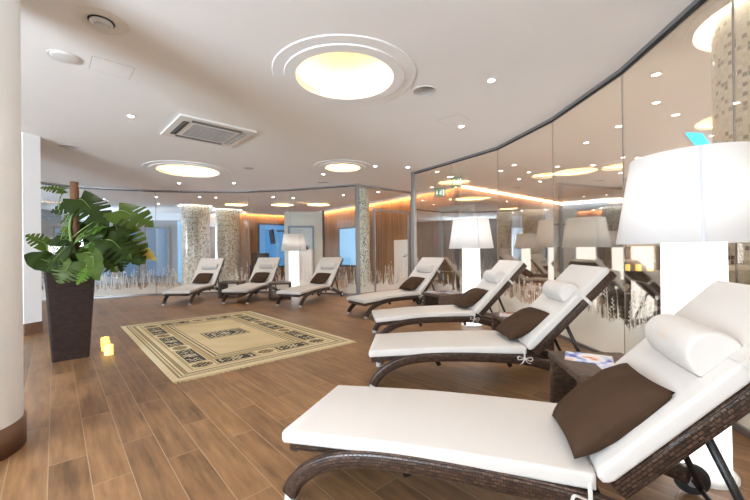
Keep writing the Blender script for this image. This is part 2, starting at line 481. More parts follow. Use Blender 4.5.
def prism(poly, z0, z1, bm=None, mi=0):
    bm = bm or bmesh.new(); L = uvl(bm)
    lo = [bm.verts.new((x, y, z0)) for x, y in poly]; hi = [bm.verts.new((x, y, z1)) for x, y in poly]
    n = len(poly); d = 0
    for i in range(n):
        j = (i + 1) % n
        e = math.hypot(poly[i][0] - poly[j][0], poly[i][1] - poly[j][1])
        f = bm.faces.new([lo[i], lo[j], hi[j], hi[i]]); f.material_index = mi
        for lp, uvv in zip(f.loops, ((d, z0), (d + e, z0), (d + e, z1), (d, z1))): lp[L].uv = uvv
        d += e
    f = bm.faces.new(hi); f.material_index = mi; f = bm.faces.new(list(reversed(lo))); f.material_index = mi
    bmesh.ops.recalc_face_normals(bm, faces=bm.faces[:])
    return bm

def wall_seg(a, b, t, z0, z1):
    """wall along a->b, thickness t to the left of the direction"""
    a = Vector(a); b = Vector(b); d = (b - a).normalized(); n = Vector((-d.y, d.x))
    return prism([tuple(a), tuple(b), tuple(b + n * t), tuple(a + n * t)], z0, z1)

# ------------------------------------------------------------------ floor, ceiling
bm = bmesh.new(); L = uvl(bm)
add_box(bm, -13, 9, -3.4, 19, -0.05, 0)
struct('floor', bm, M['floor'])

REC = [(-0.28, 3.58, 0.485, 0.59, 0.70), (-3.92, 7.57, 0.60, 0.71, 0.83), (-0.65, 7.42, 0.365, 0.47, 0.59)]
FARREC = [(-3.45, 13.4, 0.42), (-2.1, 13.45, 0.42), (-5.1, 13.2, 0.4), (4.6, 8.2, 0.45), (5.0, 4.9, 0.45)]
COLS = [(-6.62, 13.25, 0.47, 0.60), (-5.98, 14.55, 0.47, 0.60), (3.06, 2.58, 0.45, 0.56)]
HOLES = [(x, y, r) for x, y, r, _, _ in REC] + [(x, y, r) for x, y, r in FARREC] + [(x, y, ro) for x, y, ri, ro in COLS]
cu = bpy.data.curves.new('ceiling', 'CURVE'); cu.dimensions = '2D'; cu.fill_mode = 'BOTH'
def poly_spline(pts):
    s = cu.splines.new('POLY'); s.points.add(len(pts) - 1)
    for p, q in zip(s.points, pts): p.co = (q[0], q[1], 0, 1)
    s.use_cyclic_u = True
poly_spline([(-13, -3.4), (9, -3.4), (9, 19), (-13, 19)])
for x, y, r in HOLES: poly_spline([(x + r * math.cos(2 * PI * k / 64), y + r * math.sin(2 * PI * k / 64)) for k in range(64)])
tmp = bpy.data.objects.new('tmp', cu); col.objects.link(tmp)
dg = bpy.context.evaluated_depsgraph_get(); me = bpy.data.meshes.new_from_object(tmp.evaluated_get(dg))
me.name = 'ceiling'; bpy.data.objects.remove(tmp)
ceil = bpy.data.objects.new('ceiling', me); col.objects.link(ceil); ceil.location.z = CEIL
me.materials.clear(); me.materials.append(M['ceil']); ceil['kind'] = 'structure'
# small slots of the access hatches are drawn as thin frames below

def annulus(r0, r1, z0, z1, c): return [(r0, z1), (r0, z0), (r1, z0), (r1, z1)]

def cavity(x, y, r, mat_led, parent, depth=0.26, core=None):
    c = (x, y, 0)
    R2 = r + 0.10
    prof = [(r, CEIL - 0.0), (r, CEIL + 0.035), (r + 0.0, CEIL + 0.035), (R2, CEIL + 0.035), (R2, CEIL + depth - 0.05), (R2 - 0.06, CEIL + depth)]
    prof.append(((core if core else 0.0), CEIL + depth))
    b = lathe(prof, 64, c); o = obj('recess', b, M['ceil'], parent, False)
    o2 = obj('led_strip', lathe([(r + 0.045, CEIL + 0.042), (r + 0.075, CEIL + 0.042), (r + 0.075, CEIL + 0.062), (r + 0.045, CEIL + 0.062)], 64, c, closed=True), mat_led, parent)

names = ['large round recessed ceiling light with warm glow, nearest the camera above the rug', 'wide round recessed ceiling light over the loungers at the left back', 'smallest round recessed ceiling light near the glass corner post']
for (x, y, r, ra, rb), nm in zip(REC, names):
    t = empty('recessed_ceiling_light', (0, 0, 0)); tag(t, nm, 'ceiling light', 'round recessed lights of the lounge')
    cavity(x, y, r, M['led'], t)
    obj('stepped_ring', lathe([(r, CEIL), (r, CEIL - 0.024), (ra, CEIL - 0.024), (ra + 0.004, CEIL - 0.011), (rb, CEIL - 0.011), (rb + 0.006, CEIL)], 96, (x, y, 0), smooth=False), M['ceil'], t)
fn = ['gold lit round ceiling recess behind the glass, above the television', 'gold lit round ceiling recess behind the glass, above the pale partition', 'gold lit round ceiling recess behind the glass, beside the mosaic columns', 'warm round ceiling recess behind the bronze glass, towards the exit', 'warm round ceiling recess behind the bronze glass, above the sideboard']
for (x, y, r), nm in zip(FARREC, fn):
    t = empty('recessed_ceiling_light'); tag(t, nm, 'ceiling light', 'round recessed lights behind the glass')
    cavity(x, y, r, M['led'], t, 0.2)

# ------------------------------------------------------------------ downlights
lights = []
def downlight(x, y, label, group, power=28, cone=120):
    t = empty('downlight', (x, y, CEIL)); tag(t, label, 'downlight', group)
    obj('trim_ring', lathe([(0.036, -0.001), (0.052, -0.001), (0.052, -0.008), (0.036, -0.008)], 24, closed=True), M['acwhite'], t)
    obj('lens', lathe([(0.0, -0.006), (0.036, -0.006), (0.036, -0.001), (0.0, -0.001)], 24), M['spot'], t)
    if power:
        l = bpy.data.lights.new('downlight_lamp', 'SPOT'); l.energy = power; l.color = (1, 0.95, 0.89); l.spot_size = R(cone); l.spot_blend = 0.9; l.shadow_soft_size = 0.06
        lo = bpy.data.objects.new('downlight_lamp', l); col.objects.link(lo); lo.parent = t; lo.location = (0, 0, -0.02)
    return t
DL = [((1.22, 3.69), 'small round downlight above the gap between the two nearest right loungers'),
      ((1.24, 5.06), 'small round downlight beside the faint ceiling hatch near the bronze glass'),
      ((-3.08, 4.54), 'small round downlight to the left of the air conditioning cassette'),
      ((-4.87, 8.93), 'small round downlight above the leftmost lounger of the back row'),
      ((-3.53, 9.0), 'small round downlight above the middle lounger of the back row'),
      ((0.71, 7.5), 'small round downlight just left of the bronze glass end post'),
      ((0.02, 7.37), 'small round downlight right beside the smallest round recessed light'),
      ((-1.15, 8.08), 'small round downlight between the smallest recessed light and the back glass')]
for (x, y), lb in DL: downlight(x, y, lb, 'downlights of the lounge', 18)
for i, (x, y) in enumerate([(-5.6, 5.2), (-6.6, 3.0), (-4.6, 1.6), (-2.4, 0.6), (-0.6, -0.6), (0.9, 0.9), (-3.6, -1.2), (-6.4, -0.6), (-6.4, 6.6), (1.1, -1.2), (-1.5, 1.3), (-0.9, 0.7)]):  # last two are unseen, added to brighten the left column and near floor
    downlight(x, y, 'small round downlight in the lounge ceiling, mirrored in the bronze glass, the last two added as fill', 'mirrored downlights of the lounge', 18)
BD = [(-6.77, 11.09), (-5.47, 11.19), (-5.02, 11.33), (-3.22, 11.36), (-2.64, 11.62), (-0.97, 11.12), (0.11, 10.6), (-8.6, 11.4), (-7.6, 12.6)]  # last two added to bring light into the left of the corridor
for x, y in BD: downlight(x, y, 'small round downlight in the corridor ceiling behind the back glass', 'downlights behind the back glass', 55)
for x, y in [(1.9, 8.6), (2.9, 7.4), (3.6, 8.9), (3.5, 5.9), (4.8, 6.9), (3.4, 4.3), (5.3, 5.6), (4.3, 3.0), (5.9, 3.6), (6.2, 7.9), (3.6, 1.2), (5.4, 1.6), (6.8, 5.0), (2.75, 1.75), (2.85, 3.6)]:  # last two added to brighten the near mosaic column
    downlight(x, y, 'small round downlight in the ceiling behind the bronze glass wall', 'downlights behind the bronze glass', 24)

# other ceiling fittings
t = empty('air_vent', (-2.04, 2.69, CEIL)); tag(t, 'round white air vent with a dark ring slot, nearest the top left', 'vent')
obj('flange', lathe([(0.082, 0), (0.105, -0.012), (0.15, -0.008), (0.175, 0.0)], 48), M['acwhite'], t)
obj('dark_slot', lathe([(0.0, -0.001), (0.084, -0.001), (0.084, -0.004), (0.0, -0.004)], 48), M['dark_gap'], t)
obj('disc', lathe([(0, -0.03), (0.045, -0.028), (0.074, -0.014), (0.07, -0.006), (0, -0.006)], 48), M['acwhite'], t)
t = empty('ceiling_speaker', (-2.73, 3.17, CEIL)); tag(t, 'round white ceiling speaker near the top left of the ceiling', 'speaker')
obj('rim', lathe([(0.105, 0), (0.118, -0.006), (0.125, 0)], 48), M['acwhite'], t)
obj('grille', lathe([(0, -0.016), (0.05, -0.0145), (0.085, -0.011), (0.104, -0.006), (0.107, 0)], 48, smooth=False), M['acwhite'], t)
for (x, y, r, lb) in [(0.56, 3.92, 0.125, 'round grey ceiling speaker right of the largest recessed light'), (-2.6, 7.43, 0.11, 'round grey ceiling speaker right of the wide recessed light at the back'), (-4.95, 5.81, 0.13, 'round ceiling speaker above the potted plant')]:
    t = empty('ceiling_speaker', (x, y, CEIL)); tag(t, lb, 'speaker')
    obj('rim', lathe([(r - 0.012, 0), (r - 0.008, -0.008), (r, -0.006), (r + 0.004, 0)], 48), M['acwhite'], t)
    obj('grille', lathe([(0, -0.006), (r - 0.01, -0.005), (r - 0.01, 0)], 48), M['grille_light'], t)
t = empty('smoke_detector', (1.2, 7.95, CEIL)); tag(t, 'small white smoke detector on the ceiling by the bronze glass end post', 'smoke detector')
obj('base', lathe([(0, -0.012), (0.05, -0.012), (0.05, 0)], 24), M['acwhite'], t)
obj('sensor_head', lathe([(0, -0.04), (0.025, -0.038), (0.036, -0.012)], 24), M['acwhite'], t)
t = empty('linear_air_vent', (-1.29, 9.0, CEIL), 0.0); tag(t, 'short slotted air vent in the ceiling before the back glass', 'vent')
b = bmesh.new(); add_box(b, -0.14, 0.14, -0.05, 0.05, -0.006, 0.0); obj('flange', b, M['acwhite'], t)
b = bmesh.new()
for k in range(2): add_box(b, -0.12, 0.12, -0.034 + k * 0.04, -0.006 + k * 0.04, -0.008, -0.0065)
obj('slot', b, M['dark_gap'], t)
def hatch(x, y, w, d, rz, label):
    t = empty('access_hatch', (x, y, CEIL), rz); tag(t, label, 'access hatch')
    obj('panel', box(-w / 2 + 0.004, w / 2 - 0.004, -d / 2 + 0.004, d / 2 - 0.004, -0.0015, 0.0), M['ceil'], t)
    b = bmesh.new(); g = 0.004
    add_box(b, -w / 2, w / 2, -d / 2, -d / 2 + g, -0.0008, 0.0); add_box(b, -w / 2, w / 2, d / 2 - g, d / 2, -0.0008, 0.0)
    add_box(b, -w / 2, -w / 2 + g, -d / 2 + g, d / 2 - g, -0.0008, 0.0); add_box(b, w / 2 - g, w / 2, -d / 2 + g, d / 2 - g, -0.0008, 0.0)
    obj('seam', b, M['grille_light'], t)
hatch(-2.46, 3.37, 0.32, 0.30, R(43), 'square ceiling access hatch near the round speaker at top left')
hatch(1.07, 4.82, 0.34, 0.30, R(-40), 'faint square ceiling access hatch near the bronze glass')

# air conditioning cassette
t = empty('air_conditioner', (-2.39, 5.17, CEIL), R(43.5)); tag(t, 'square white ceiling air conditioning cassette with a dark central grille', 'air conditioner')
b = box(-0.5, 0.5, -0.5, 0.5, -0.03, -0.001, 0.006); obj('panel', b, M['acwhite'], t)
b = bmesh.new(); add_box(b, -0.27, 0.27, -0.27, 0.27, -0.034, -0.03)
obj('grille_backing', b, M['grille'], t)
b = bmesh.new()
for k in range(23): add_box(b, -0.265, 0.265, -0.262 + k * 0.0235, -0.253 + k * 0.0235, -0.040, -0.034)
for k in range(8): add_box(b, -0.262 + k * 0.0735, -0.253 + k * 0.0735, -0.265, 0.265, -0.042, -0.036)
obj('grille_bars', b, pbr('ac_grille_bar', (0.42, 0.40, 0.38), 0.5), t)
for k in range(4):
    mt = Matrix.Rotation(k * PI / 2, 4, 'Z')
    b = bmesh.new(); add_box(b, -0.33, 0.33, 0.34, 0.415, -0.0325, -0.0305, mt)
    sl = obj('air_slot', b, M['dark_gap'], t)
    b = bmesh.new(); add_box(b, -0.32, 0.32, 0.352, 0.358, -0.038, -0.0325, mt); add_box(b, -0.32, 0.32, 0.378, 0.4, -0.038, -0.0325, mt)
    obj('louvre', b, M['acwhite'] if k in (3,) else M['grille'], sl)

# ------------------------------------------------------------------ glass walls
RG = [(0.89, 7.98), (1.52, 7.03), (2.11, 6.10), (2.39, 4.78), (2.43, 3.49), (2.27, 2.25), (2.00, 1.05), (1.45, -0.10), (0.70, -1.15), (-0.15, -2.15), (-0.95, -3.2)]
LG = [(-8.45, 7.3), (-8.30, 8.10), (-7.66, 9.17), (-6.06, 9.90), (-4.91, 10.10), (-3.57, 10.17), (-2.34, 9.95), (-0.45, 9.33)]
LG2 = [(-0.45, 9.33), (0.22, 9.94), (1.13, 10.76)]
pid = [0]; tid = [0]
def grass_mesh(L_, rnd, dens=1.0, h0=0.40):
    """flat frosted meadow pattern, x along the pane, z up"""
    bm = bmesh.new()
    def quad(pts, y):
        bm.faces.new([bm.verts.new((px, y, pz)) for px, pz in pts])
    # lower frosted band with a ragged top
    n = max(2, int(L_ / 0.012)); hs = []
    h = h0
    for i in range(n + 1):
        h += rnd.uniform(-0.03, 0.03); h = min(h0 + 0.07, max(h0 - 0.07, h)); hs.append(h + (rnd.uniform(0, 0.14) if rnd.random() < 0.3 else 0))
    for i in range(n):
        x0 = L_ * i / n; x1 = L_ * (i + 1) / n
        quad([(x0, 0.05), (x1, 0.05), (x1, hs[i]), (x0, hs[i])], 0)
    for i in range(int(L_ * 38 * dens)):
        x = rnd.uniform(0.04, L_ - 0.04); hh = rnd.uniform(0.45, 0.76) * (1 if rnd.random() < 0.85 else 1.14)
        lean = rnd.uniform(-0.07, 0.07); w = rnd.uniform(0.0022, 0.0045); y = rnd.uniform(0.0004, 0.002)
        prev = None; m_ = 5
        for k in range(m_ + 1):
            s = k / m_; px = min(L_ - 0.005, max(0.005, x + lean * s * s)); pz = 0.15 + (hh - 0.15) * s; ww = w * (1.2 - 0.8 * s)
            cur = ((px - ww, pz), (px + ww, pz))
            if prev: quad([prev[0], prev[1], cur[1], cur[0]], y)
            prev = cur
        tx = min(L_ - 0.03, max(0.03, x + lean)); kind = rnd.random()
        if kind < 0.42:      # seed head: staggered small leaves
            for k in range(7):
                z = hh - 0.12 + k * 0.02; s = -1 if k % 2 else 1; l_ = 0.026 * (1.2 - k / 9)
                quad([(tx - lean * 0.2, z), (tx + s * l_ * 0.5, z + 0.004), (tx + s * l_, z + 0.024), (tx + s * l_ * 0.3, z + 0.02)], y + 0.0004 + k * 0.0001)
        elif kind < 0.62:    # round flower head
            rr = rnd.uniform(0.012, 0.022)
            quad([(tx + rr * math.cos(a) * 1.1, hh + rr * math.sin(a)) for a in [2 * PI * q / 9 for q in range(9)]], y + 0.0006)
        else:                # broad blade
            w2 = rnd.uniform(0.006, 0.012)
            quad([(x - w2, 0.25), (x + w2, 0.25), (x + lean * 0.5 + w2 * 0.6, hh * 0.7), (tx, hh * 0.92), (x + lean * 0.5 - w2 * 0.6, hh * 0.7)], y + 0.0008)
    return bm
GR = random.Random(5)
def pane(a, b, mat, side, z0=0.035, z1=CEIL - 0.05, grass=True, gap=0.003):
    a = Vector(a); b = Vector(b); d = (b - a); Ln = d.length; ang = math.atan2(d.y, d.x)
    pid[0] += 1
    bm = bmesh.new(); add_box(bm, gap, Ln - gap, -0.005, 0.005, z0, z1)
    o = obj('window_%d' % pid[0], bm, mat); o.location = (a.x, a.y, 0); o.rotation_euler = (0, 0, ang); o['kind'] = 'structure'
    if grass:
        g = obj('frosted_grass', grass_mesh(Ln - 0.02, GR, 1.0, 0.40 if mat is M['glass_tan'] else 0.24), M['film'], o)
        g.location = (0.01, side * 0.0085, 0); g['label'] = 'white frosted meadow grass pattern on the glass'
        if side < 0: g.scale = (1, -1, 1)
    return o
def rail(pts, z0, z1, w, mat):
    for a, b in zip(pts[:-1], pts[1:]):
        a = Vector(a); b = Vector(b); d = (b - a).normalized(); n = Vector((-d.y, d.x)) * w / 2
        tid[0] += 1
        o = obj('trim_%d' % tid[0], prism([tuple(a - n), tuple(b - n), tuple(b + n), tuple(a + n)], z0, z1), mat); o['kind'] = 'structure'
def seams(pts):
    for x, y in pts:
        tid[0] += 1
        bm = bmesh.new(); add_box(bm, x - 0.0022, x + 0.0022, y - 0.006, y + 0.006, 0.04, CEIL - 0.05)
        o = obj('trim_%d' % tid[0], bm, M['profile']); o['kind'] = 'structure'
seams(RG[1:-1]); seams([LG[i] for i in (3, 5, 6)])
for a, b in zip(RG[:-1], RG[1:]): pane(a, b, M['glass_tan'], -1)
for a, b in zip(LG[:-1], LG[1:]): pane(a, b, M['glass_clear'], -1)
rail(RG, CEIL - 0.035, CEIL, 0.05, M['profile']); rail(RG, CEIL - 0.052, CEIL - 0.035, 0.03, M['dark_gap']); rail(RG, 0.0, 0.04, 0.03, M['profile'])
rail(LG, CEIL - 0.035, CEIL, 0.05, M['profile']); rail(LG, CEIL - 0.052, CEIL - 0.035, 0.03, M['dark_gap']); rail(LG, 0.0, 0.04, 0.03, M['profile'])
rail(LG2, CEIL - 0.05, CEIL, 0.05, M['profile'])
# right hand part of the corner: fixed pane, door
def lerp(a, b, t): return (a[0] + (b[0] - a[0]) * t, a[1] + (b[1] - a[1]) * t)
A_, B_ = LG2[0], LG2[-1]
p1 = lerp(A_, B_, 0.27); p2 = lerp(A_, B_, 0.93)
pane(lerp(A_, B_, 0.02), p1, M['glass_clear'], -1)
pane(p1, p2, M['glass_clear'], -1, 2.30, CEIL - 0.05, False)
pane(lerp(A_, B_, 0.29), lerp(A_, B_, 0.91), M['glass_clear'], -1, 0.03, 2.2)
rail([lerp(A_, B_, 0.27), lerp(A_, B_, 0.285)], 0, 2.30, 0.07, M['frame'])
rail([lerp(A_, B_, 0.915), lerp(A_, B_, 0.93)], 0, 2.30, 0.07, M['frame'])
rail([lerp(A_, B_, 0.285), lerp(A_, B_, 0.915)], 2.24, 2.30, 0.07, M['frame'])
rail([lerp(A_, B_, 0.98), B_], 0, CEIL, 0.05, M['frame'])
def post(x, y, w, rz, z1=CEIL):
    tid[0] += 1
    bm = bmesh.new(); add_box(bm, -w / 2, w / 2, -w / 2, w / 2, 0, z1)
    o = obj('trim_%d' % tid[0], bm, M['frame']); o.location = (x, y, 0); o.rotation_euler = (0, 0, rz); o['kind'] = 'structure'
post(-0.45, 9.33, 0.09, R(20)); post(0.88, 8.0, 0.08, R(33))
t = empty('door_handle', (*lerp(A_, B_, 0.86), 1.02), R(42)); tag(t, 'steel lever handle on the glass corridor door', 'door handle')
obj('lever', box(-0.14, 0, -0.075, -0.06, -0.01, 0.01, 0.004), M['frame'], t)
obj('spindle', box(-0.02, 0.0, -0.065, -0.005, -0.012, 0.012), M['frame'], t)

# ------------------------------------------------------------------ walls and far rooms
struct('wall_back', wall_seg((9, -3.4), (-13, -3.4), 0.2, 0, CEIL), M['cream'])
struct('wall_right', wall_seg((9, 19), (9, -3.4), -0.2, 0, CEIL), M['cream'])
struct('wall_far', wall_seg((-13, 19), (9, 19), 0.2, 0, CEIL), M['grey'])
struct('wall_left', wall_seg((-12.8, -3.4), (-12.8, 19), 0.2, 0, CEIL), M['grey'])
# cream piers with blind covered windows between them along the left of the lounge
pz = [(1.75, 2.3), (3.2, 3.9), (4.9, 6.1), (6.9, 7.3)]
tid[0] += 1; bm = bmesh.new(); add_box(bm, -8.65, -8.40, -3.4, 1.75, 0, CEIL); o = obj('trim_%d' % tid[0], bm, M['plaster']); o['kind'] = 'structure'
for y0, y1 in pz:
    tid[0] += 1
    bm = bmesh.new(); add_box(bm, -8.65, -8.35, y0, y1, 0, CEIL); o = obj('trim_%d' % tid[0], bm, M['cream']); o['kind'] = 'structure'
bm = bmesh.new(); add_box(bm, -8.65, -8.37, 1.75, 7.3, 2.35, CEIL); tid[0] += 1; o = obj('trim_%d' % tid[0], bm, M['plaster']); o['kind'] = 'structure'
for (a0, a1), (b0, b1) in zip(pz[:-1], pz[1:]):
    pid[0] += 1
    bm = bmesh.new()
    for k in range(29): add_box(bm, -8.60, -8.56, a1, b0, 0.02 + k * 0.08, 0.075 + k * 0.08)
    o = obj('window_%d' % pid[0], bm, M['blind']); o['kind'] = 'structure'
    g = bmesh.new(); add_box(g, -8.64, -8.63, a1, b0, 0.0, 2.35); obj('pane', g, M['blue'], o)
# windows behind the camera with cool daylight
for x0, x1 in ((-6.0, -3.4),):
    pid[0] += 1
    bm = bmesh.new()
    add_box(bm, x0, x1, -3.40, -3.34, 0.30, 0.36); add_box(bm, x0, x1, -3.40, -3.34, 2.44, 2.5)
    for xx in (x0, (x0 + x1) / 2 - 0.03, x1 - 0.06): add_box(bm, xx, xx + 0.06, -3.40, -3.34, 0.36, 2.44)
    o = obj('window_%d' % pid[0], bm, M['alu']); o['kind'] = 'structure'
    l = bpy.data.lights.new('window_daylight', 'AREA'); l.shape = 'RECTANGLE'; l.size = x1 - x0 - 0.1; l.size_y = 2.05; l.energy = 150 * (x1 - x0); l.color = (0.72, 0.86, 1.0)
    lo = bpy.data.objects.new('window_daylight', l); col.objects.link(lo); lo.location = ((x0 + x1) / 2, -2.93, 1.3); lo.rotation_euler = (R(124), 0, 0)

def side_fill_window(x, y0, y1, face, energy, color, z0=0.4, z1=2.5, tilt=18):
    # unseen side wall window, added so its area light brightens the rooms behind glass
    pid[0] += 1
    s = face
    bm = bmesh.new()
    xa, xb = sorted((x, x + s * 0.06))
    add_box(bm, xa, xb, y0, y1, z0, z0 + 0.06); add_box(bm, xa, xb, y0, y1, z1 - 0.06, z1)
    for yy in (y0, (y0 + y1) / 2 - 0.03, y1 - 0.06): add_box(bm, xa, xb, yy, yy + 0.06, z0 + 0.06, z1 - 0.06)
    o = obj('window_%d' % pid[0], bm, M['alu']); o['kind'] = 'structure'
    l = bpy.data.lights.new('window_fill_light', 'AREA'); l.shape = 'RECTANGLE'; l.size = y1 - y0 - 0.1; l.size_y = z1 - z0 - 0.1; l.energy = energy * (y1 - y0); l.color = color
    lo = bpy.data.objects.new('window_fill_light', l); col.objects.link(lo); lo.location = (x + s * 0.42, (y0 + y1) / 2, (z0 + z1) / 2); lo.rotation_euler = (R(90 + tilt), 0, R(90) if s < 0 else R(-90))
    return o
side_fill_window(-12.8, 8.3, 9.5, 1, 70, (0.66, 0.82, 1.0), 1.4, 2.0)
for y0, y1 in ((14.9, 18),): side_fill_window(-12.8, y0, y1, 1, 90, (0.62, 0.80, 1.0))
for y0, y1 in ((-2.5, 0.5), (1.0, 4.0), (4.5, 7.2)): side_fill_window(9.0, y0, y1, -1, 62, (0.97, 0.98, 1.0))  # invented windows, fill for the room behind the bronze glass
# foreground column, second column, each with a dark skirting
def round_col(x, y, r, label):
    t = empty('column', (x, y, 0)); tag(t, label, 'column')
    obj('shaft', lathe([(r, 0.0), (r, CEIL)], 96), M['plaster'], t)
    obj('skirting', lathe([(r, 0.0), (r + 0.012, 0.0), (r + 0.012, 0.165), (r, 0.17)], 96), M['skirting'], t)
round_col(-2.41, 2.02, 0.30, 'round white column at the left edge with dark wooden skirting')
t = empty('wall_pier'); tag(t, 'white angled pier behind the left column with dark wooden skirting', 'pier')
pp = [(-4.99, 5.08), (-4.94, 5.30), (-5.4, 5.75), (-5.9, 5.5), (-5.6, 4.9)]
obj('shaft', prism(pp, 0, CEIL), M['plaster'], t)
cx = sum(p[0] for p in pp) / 5; cy = sum(p[1] for p in pp) / 5
obj('skirting', prism([(cx + (x - cx) * 1.03, cy + (y - cy) * 1.03) for x, y in pp], 0, 0.17), M['skirting'], t)

# mosaic columns
cl = ['broad mosaic column with a lit ceiling ring, left of the pair behind the back glass', 'broad mosaic column with a lit ceiling ring, right of the pair behind the back glass', 'mosaic column of brown and white tiles behind the bronze glass at the right edge']
for i, ((x, y, ri, ro), lb) in enumerate(zip(COLS, cl)):
    t = empty('mosaic_column', (0, 0, 0)); tag(t, lb, 'column', 'mosaic columns')
    obj('shaft', lathe([(ri, 0), (ri, CEIL + 0.26)], 96, (x, y, 0)), M['mosaic'] if i == 2 else M['mosaic_far'], t)
    cavity(x, y, ro, M['led_white'], t, 0.26, ri)
    obj('stepped_ring', lathe([(ro, CEIL), (ro, CEIL - 0.045), (ro + 0.06, CEIL - 0.045), (ro + 0.064, CEIL - 0.022), (ro + 0.13, CEIL - 0.022), (ro + 0.134, CEIL)] if i == 2 else [(ro, CEIL), (ro, CEIL - 0.03), (ro + 0.05, CEIL - 0.03), (ro + 0.05, CEIL)], 96, (x, y, 0), smooth=False), M['ceil'], t)
t = empty('mosaic_column', (-0.34, 10.12, 0)); tag(t, 'slim greenish mosaic column behind the glass corner post', 'column', 'mosaic columns')
obj('shaft', lathe([(0.19, 0), (0.19, CEIL)], 64), M['mosaic_green'], t)

# wood panelled walls behind the back glass, with a cove light strip along the top
WW = [(-7.8, 15.9), (-5.66, 15.6), (-3.56, 17.2), (-1.9, 15.1), (0.55, 12.15), (2.3, 9.75)]
for i, (a, b) in enumerate(zip(WW[:-1], WW[1:])):
    struct('wall_wood_%s' % 'abcde'[i], wall_seg(a, b, 0.15, 0, CEIL - 0.02), M['wood'])
    a = Vector(a); b = Vector(b); d = (b - a).normalized(); n = Vector((-d.y, d.x))
    bm = prism([tuple(a - n * 0.10), tuple(b - n * 0.10), tuple(b - n * 0.07), tuple(a - n * 0.07)], CEIL - 0.05, CEIL - 0.03)
    o = obj('cove_light_strip', bm, M['led_orange']); tag(o, 'orange light strip along the top of the wood panelled wall', 'light strip', 'cove light strips')
    tid[0] += 1
    o = obj('trim_%d' % tid[0], prism([tuple(a - n * 0.16), tuple(b - n * 0.16), tuple(b - n * 0.14), tuple(a - n * 0.14)], CEIL - 0.07, CEIL), M['ceil']); o['kind'] = 'structure'
# along-wall helper frame: matrix with x along a->b, y into the room
def wmat(a, b, s, z=0):
    a = Vector((a[0], a[1], 0)); b = Vector((b[0], b[1], 0)); d = (b - a).normalized()
    p = a + d * s; return Matrix.Translation((p.x, p.y, z)) @ Matrix.Rotation(math.atan2(d.y, d.x), 4, 'Z')
def wall_window(a, b, s, w, z0, z1, glow, label=None, frame=None, y=-0.02):
    pid[0] += 1
    m = wmat(a, b, s)
    bm = bmesh.new(); f = 0.07
    add_box(bm, 0, w, y - 0.05, y, z0, z0 + f); add_box(bm, 0, w, y - 0.05, y, z1 - f, z1)
    add_box(bm, 0, f, y - 0.05, y, z0 + f, z1 - f); add_box(bm, w - f, w, y - 0.05, y, z0 + f, z1 - f)
    o = obj('window_%d' % pid[0], bm, frame or M['darkboard']); o.matrix_world = m; o['kind'] = 'structure'
    if label: o['label'] = label
    bm = bmesh.new(); add_box(bm, f, w - f, y - 0.03, y - 0.02, z0 + f, z1 - f)
    g = obj('pane', bm, glow, o)
    return o
seg = lambda i: (WW[i], WW[i + 1])
wall_window(*seg(1), 0.55, 1.35, 0.45, 2.45, M['blue'], 'blue lit window in the wood wall behind the television')
wall_window(*seg(1), 2.1, 0.5, 0.45, 2.2, M['blue'], 'narrow blue lit window beside the pale partition')
wall_window(*seg(3), 0.75, 1.25, 0.55, 2.1, M['bluepale'], 'pale blue window with dark frame in the wood wall')
# white door panel in the right wood wall
t = empty('white_board'); t.matrix_world = wmat(*seg(4), 0.22); tag(t, 'white board leaning at the wood wall, seen through the glass door', 'board')
obj('board', box(0, 0.72, -0.06, -0.01, 0.0, 1.5, 0.004), M['offwhite'], t)
obj('handle', box(0.5, 0.62, -0.1, -0.06, 0.95, 0.98, 0.004), M['frame'], t)
# television on a bracket
t = empty('television', (-4.05, 15.0, 0), R(-66)); tag(t, 'black wall television seen edge-on behind the back glass', 'television')
obj('screen', box(-0.5, 0.5, -0.03, 0.03, 1.50, 2.1, 0.01), M['tv'], t).rotation_euler = (R(8), 0, 0)
obj('bracket', box(-0.04, 0.04, -0.05, 0.5, 2.0, 2.06), M['black'], t)
obj('ceiling_arm', box(-0.03, 0.03, 0.44, 0.5, 2.06, CEIL), M['black'], t)
# dark gym-like chair silhouette under the window
t = empty('armchair', (-4.6, 14.4, 0), R(20)); tag(t, 'dark armchair behind the back glass under the blue window', 'armchair')
obj('seat', box(-0.35, 0.35, -0.3, 0.3, 0.12, 0.45, 0.05), M['darkcloth'], t)
obj('backrest', box(-0.35, 0.35, 0.22, 0.36, 0.45, 1.12, 0.04), M['darkcloth'], t)
for s in (-1, 1):
    obj('armrest', box(s * 0.38 - 0.06, s * 0.38 + 0.06, -0.3, 0.3, 0.12, 0.62, 0.03), M['darkcloth'], t)
    for q in (-1, 1): obj('leg', box(s * 0.3 - 0.02, s * 0.3 + 0.02, q * 0.22 - 0.02, q * 0.22 + 0.02, 0, 0.12), M['black'], t)
# pale partition with a blue framed glass door
t = empty('partition', (-2.55, 13.15, 0), R(8)); tag(t, 'pale free-standing partition with a framed glass door behind the back glass', 'partition')
obj('panel', box(-0.75, 0.62, -0.04, 0.04, 0, 2.62, 0.004), pbr('pale_panel', (0.62, 0.64, 0.58), 0.6), t)
b = bmesh.new(); add_box(b, -0.62, -0.55, -0.07, -0.04, 0, 2.1); add_box(b, 0.25, 0.32, -0.07, -0.04, 0, 2.1); add_box(b, -0.55, 0.25, -0.07, -0.04, 2.03, 2.1)
df = obj('door_frame', b, pbr('blue_grey_frame', (0.16, 0.24, 0.32), 0.5), t)
obj('door_pane', box(-0.55, 0.25, -0.055, -0.045, 0, 2.03), pbr('pale_door_glass', (0.50, 0.58, 0.62), 0.3), df)
obj('edge_post', box(0.62, 0.70, -0.05, 0.05, 0, 2.66), M['darkboard'], t)
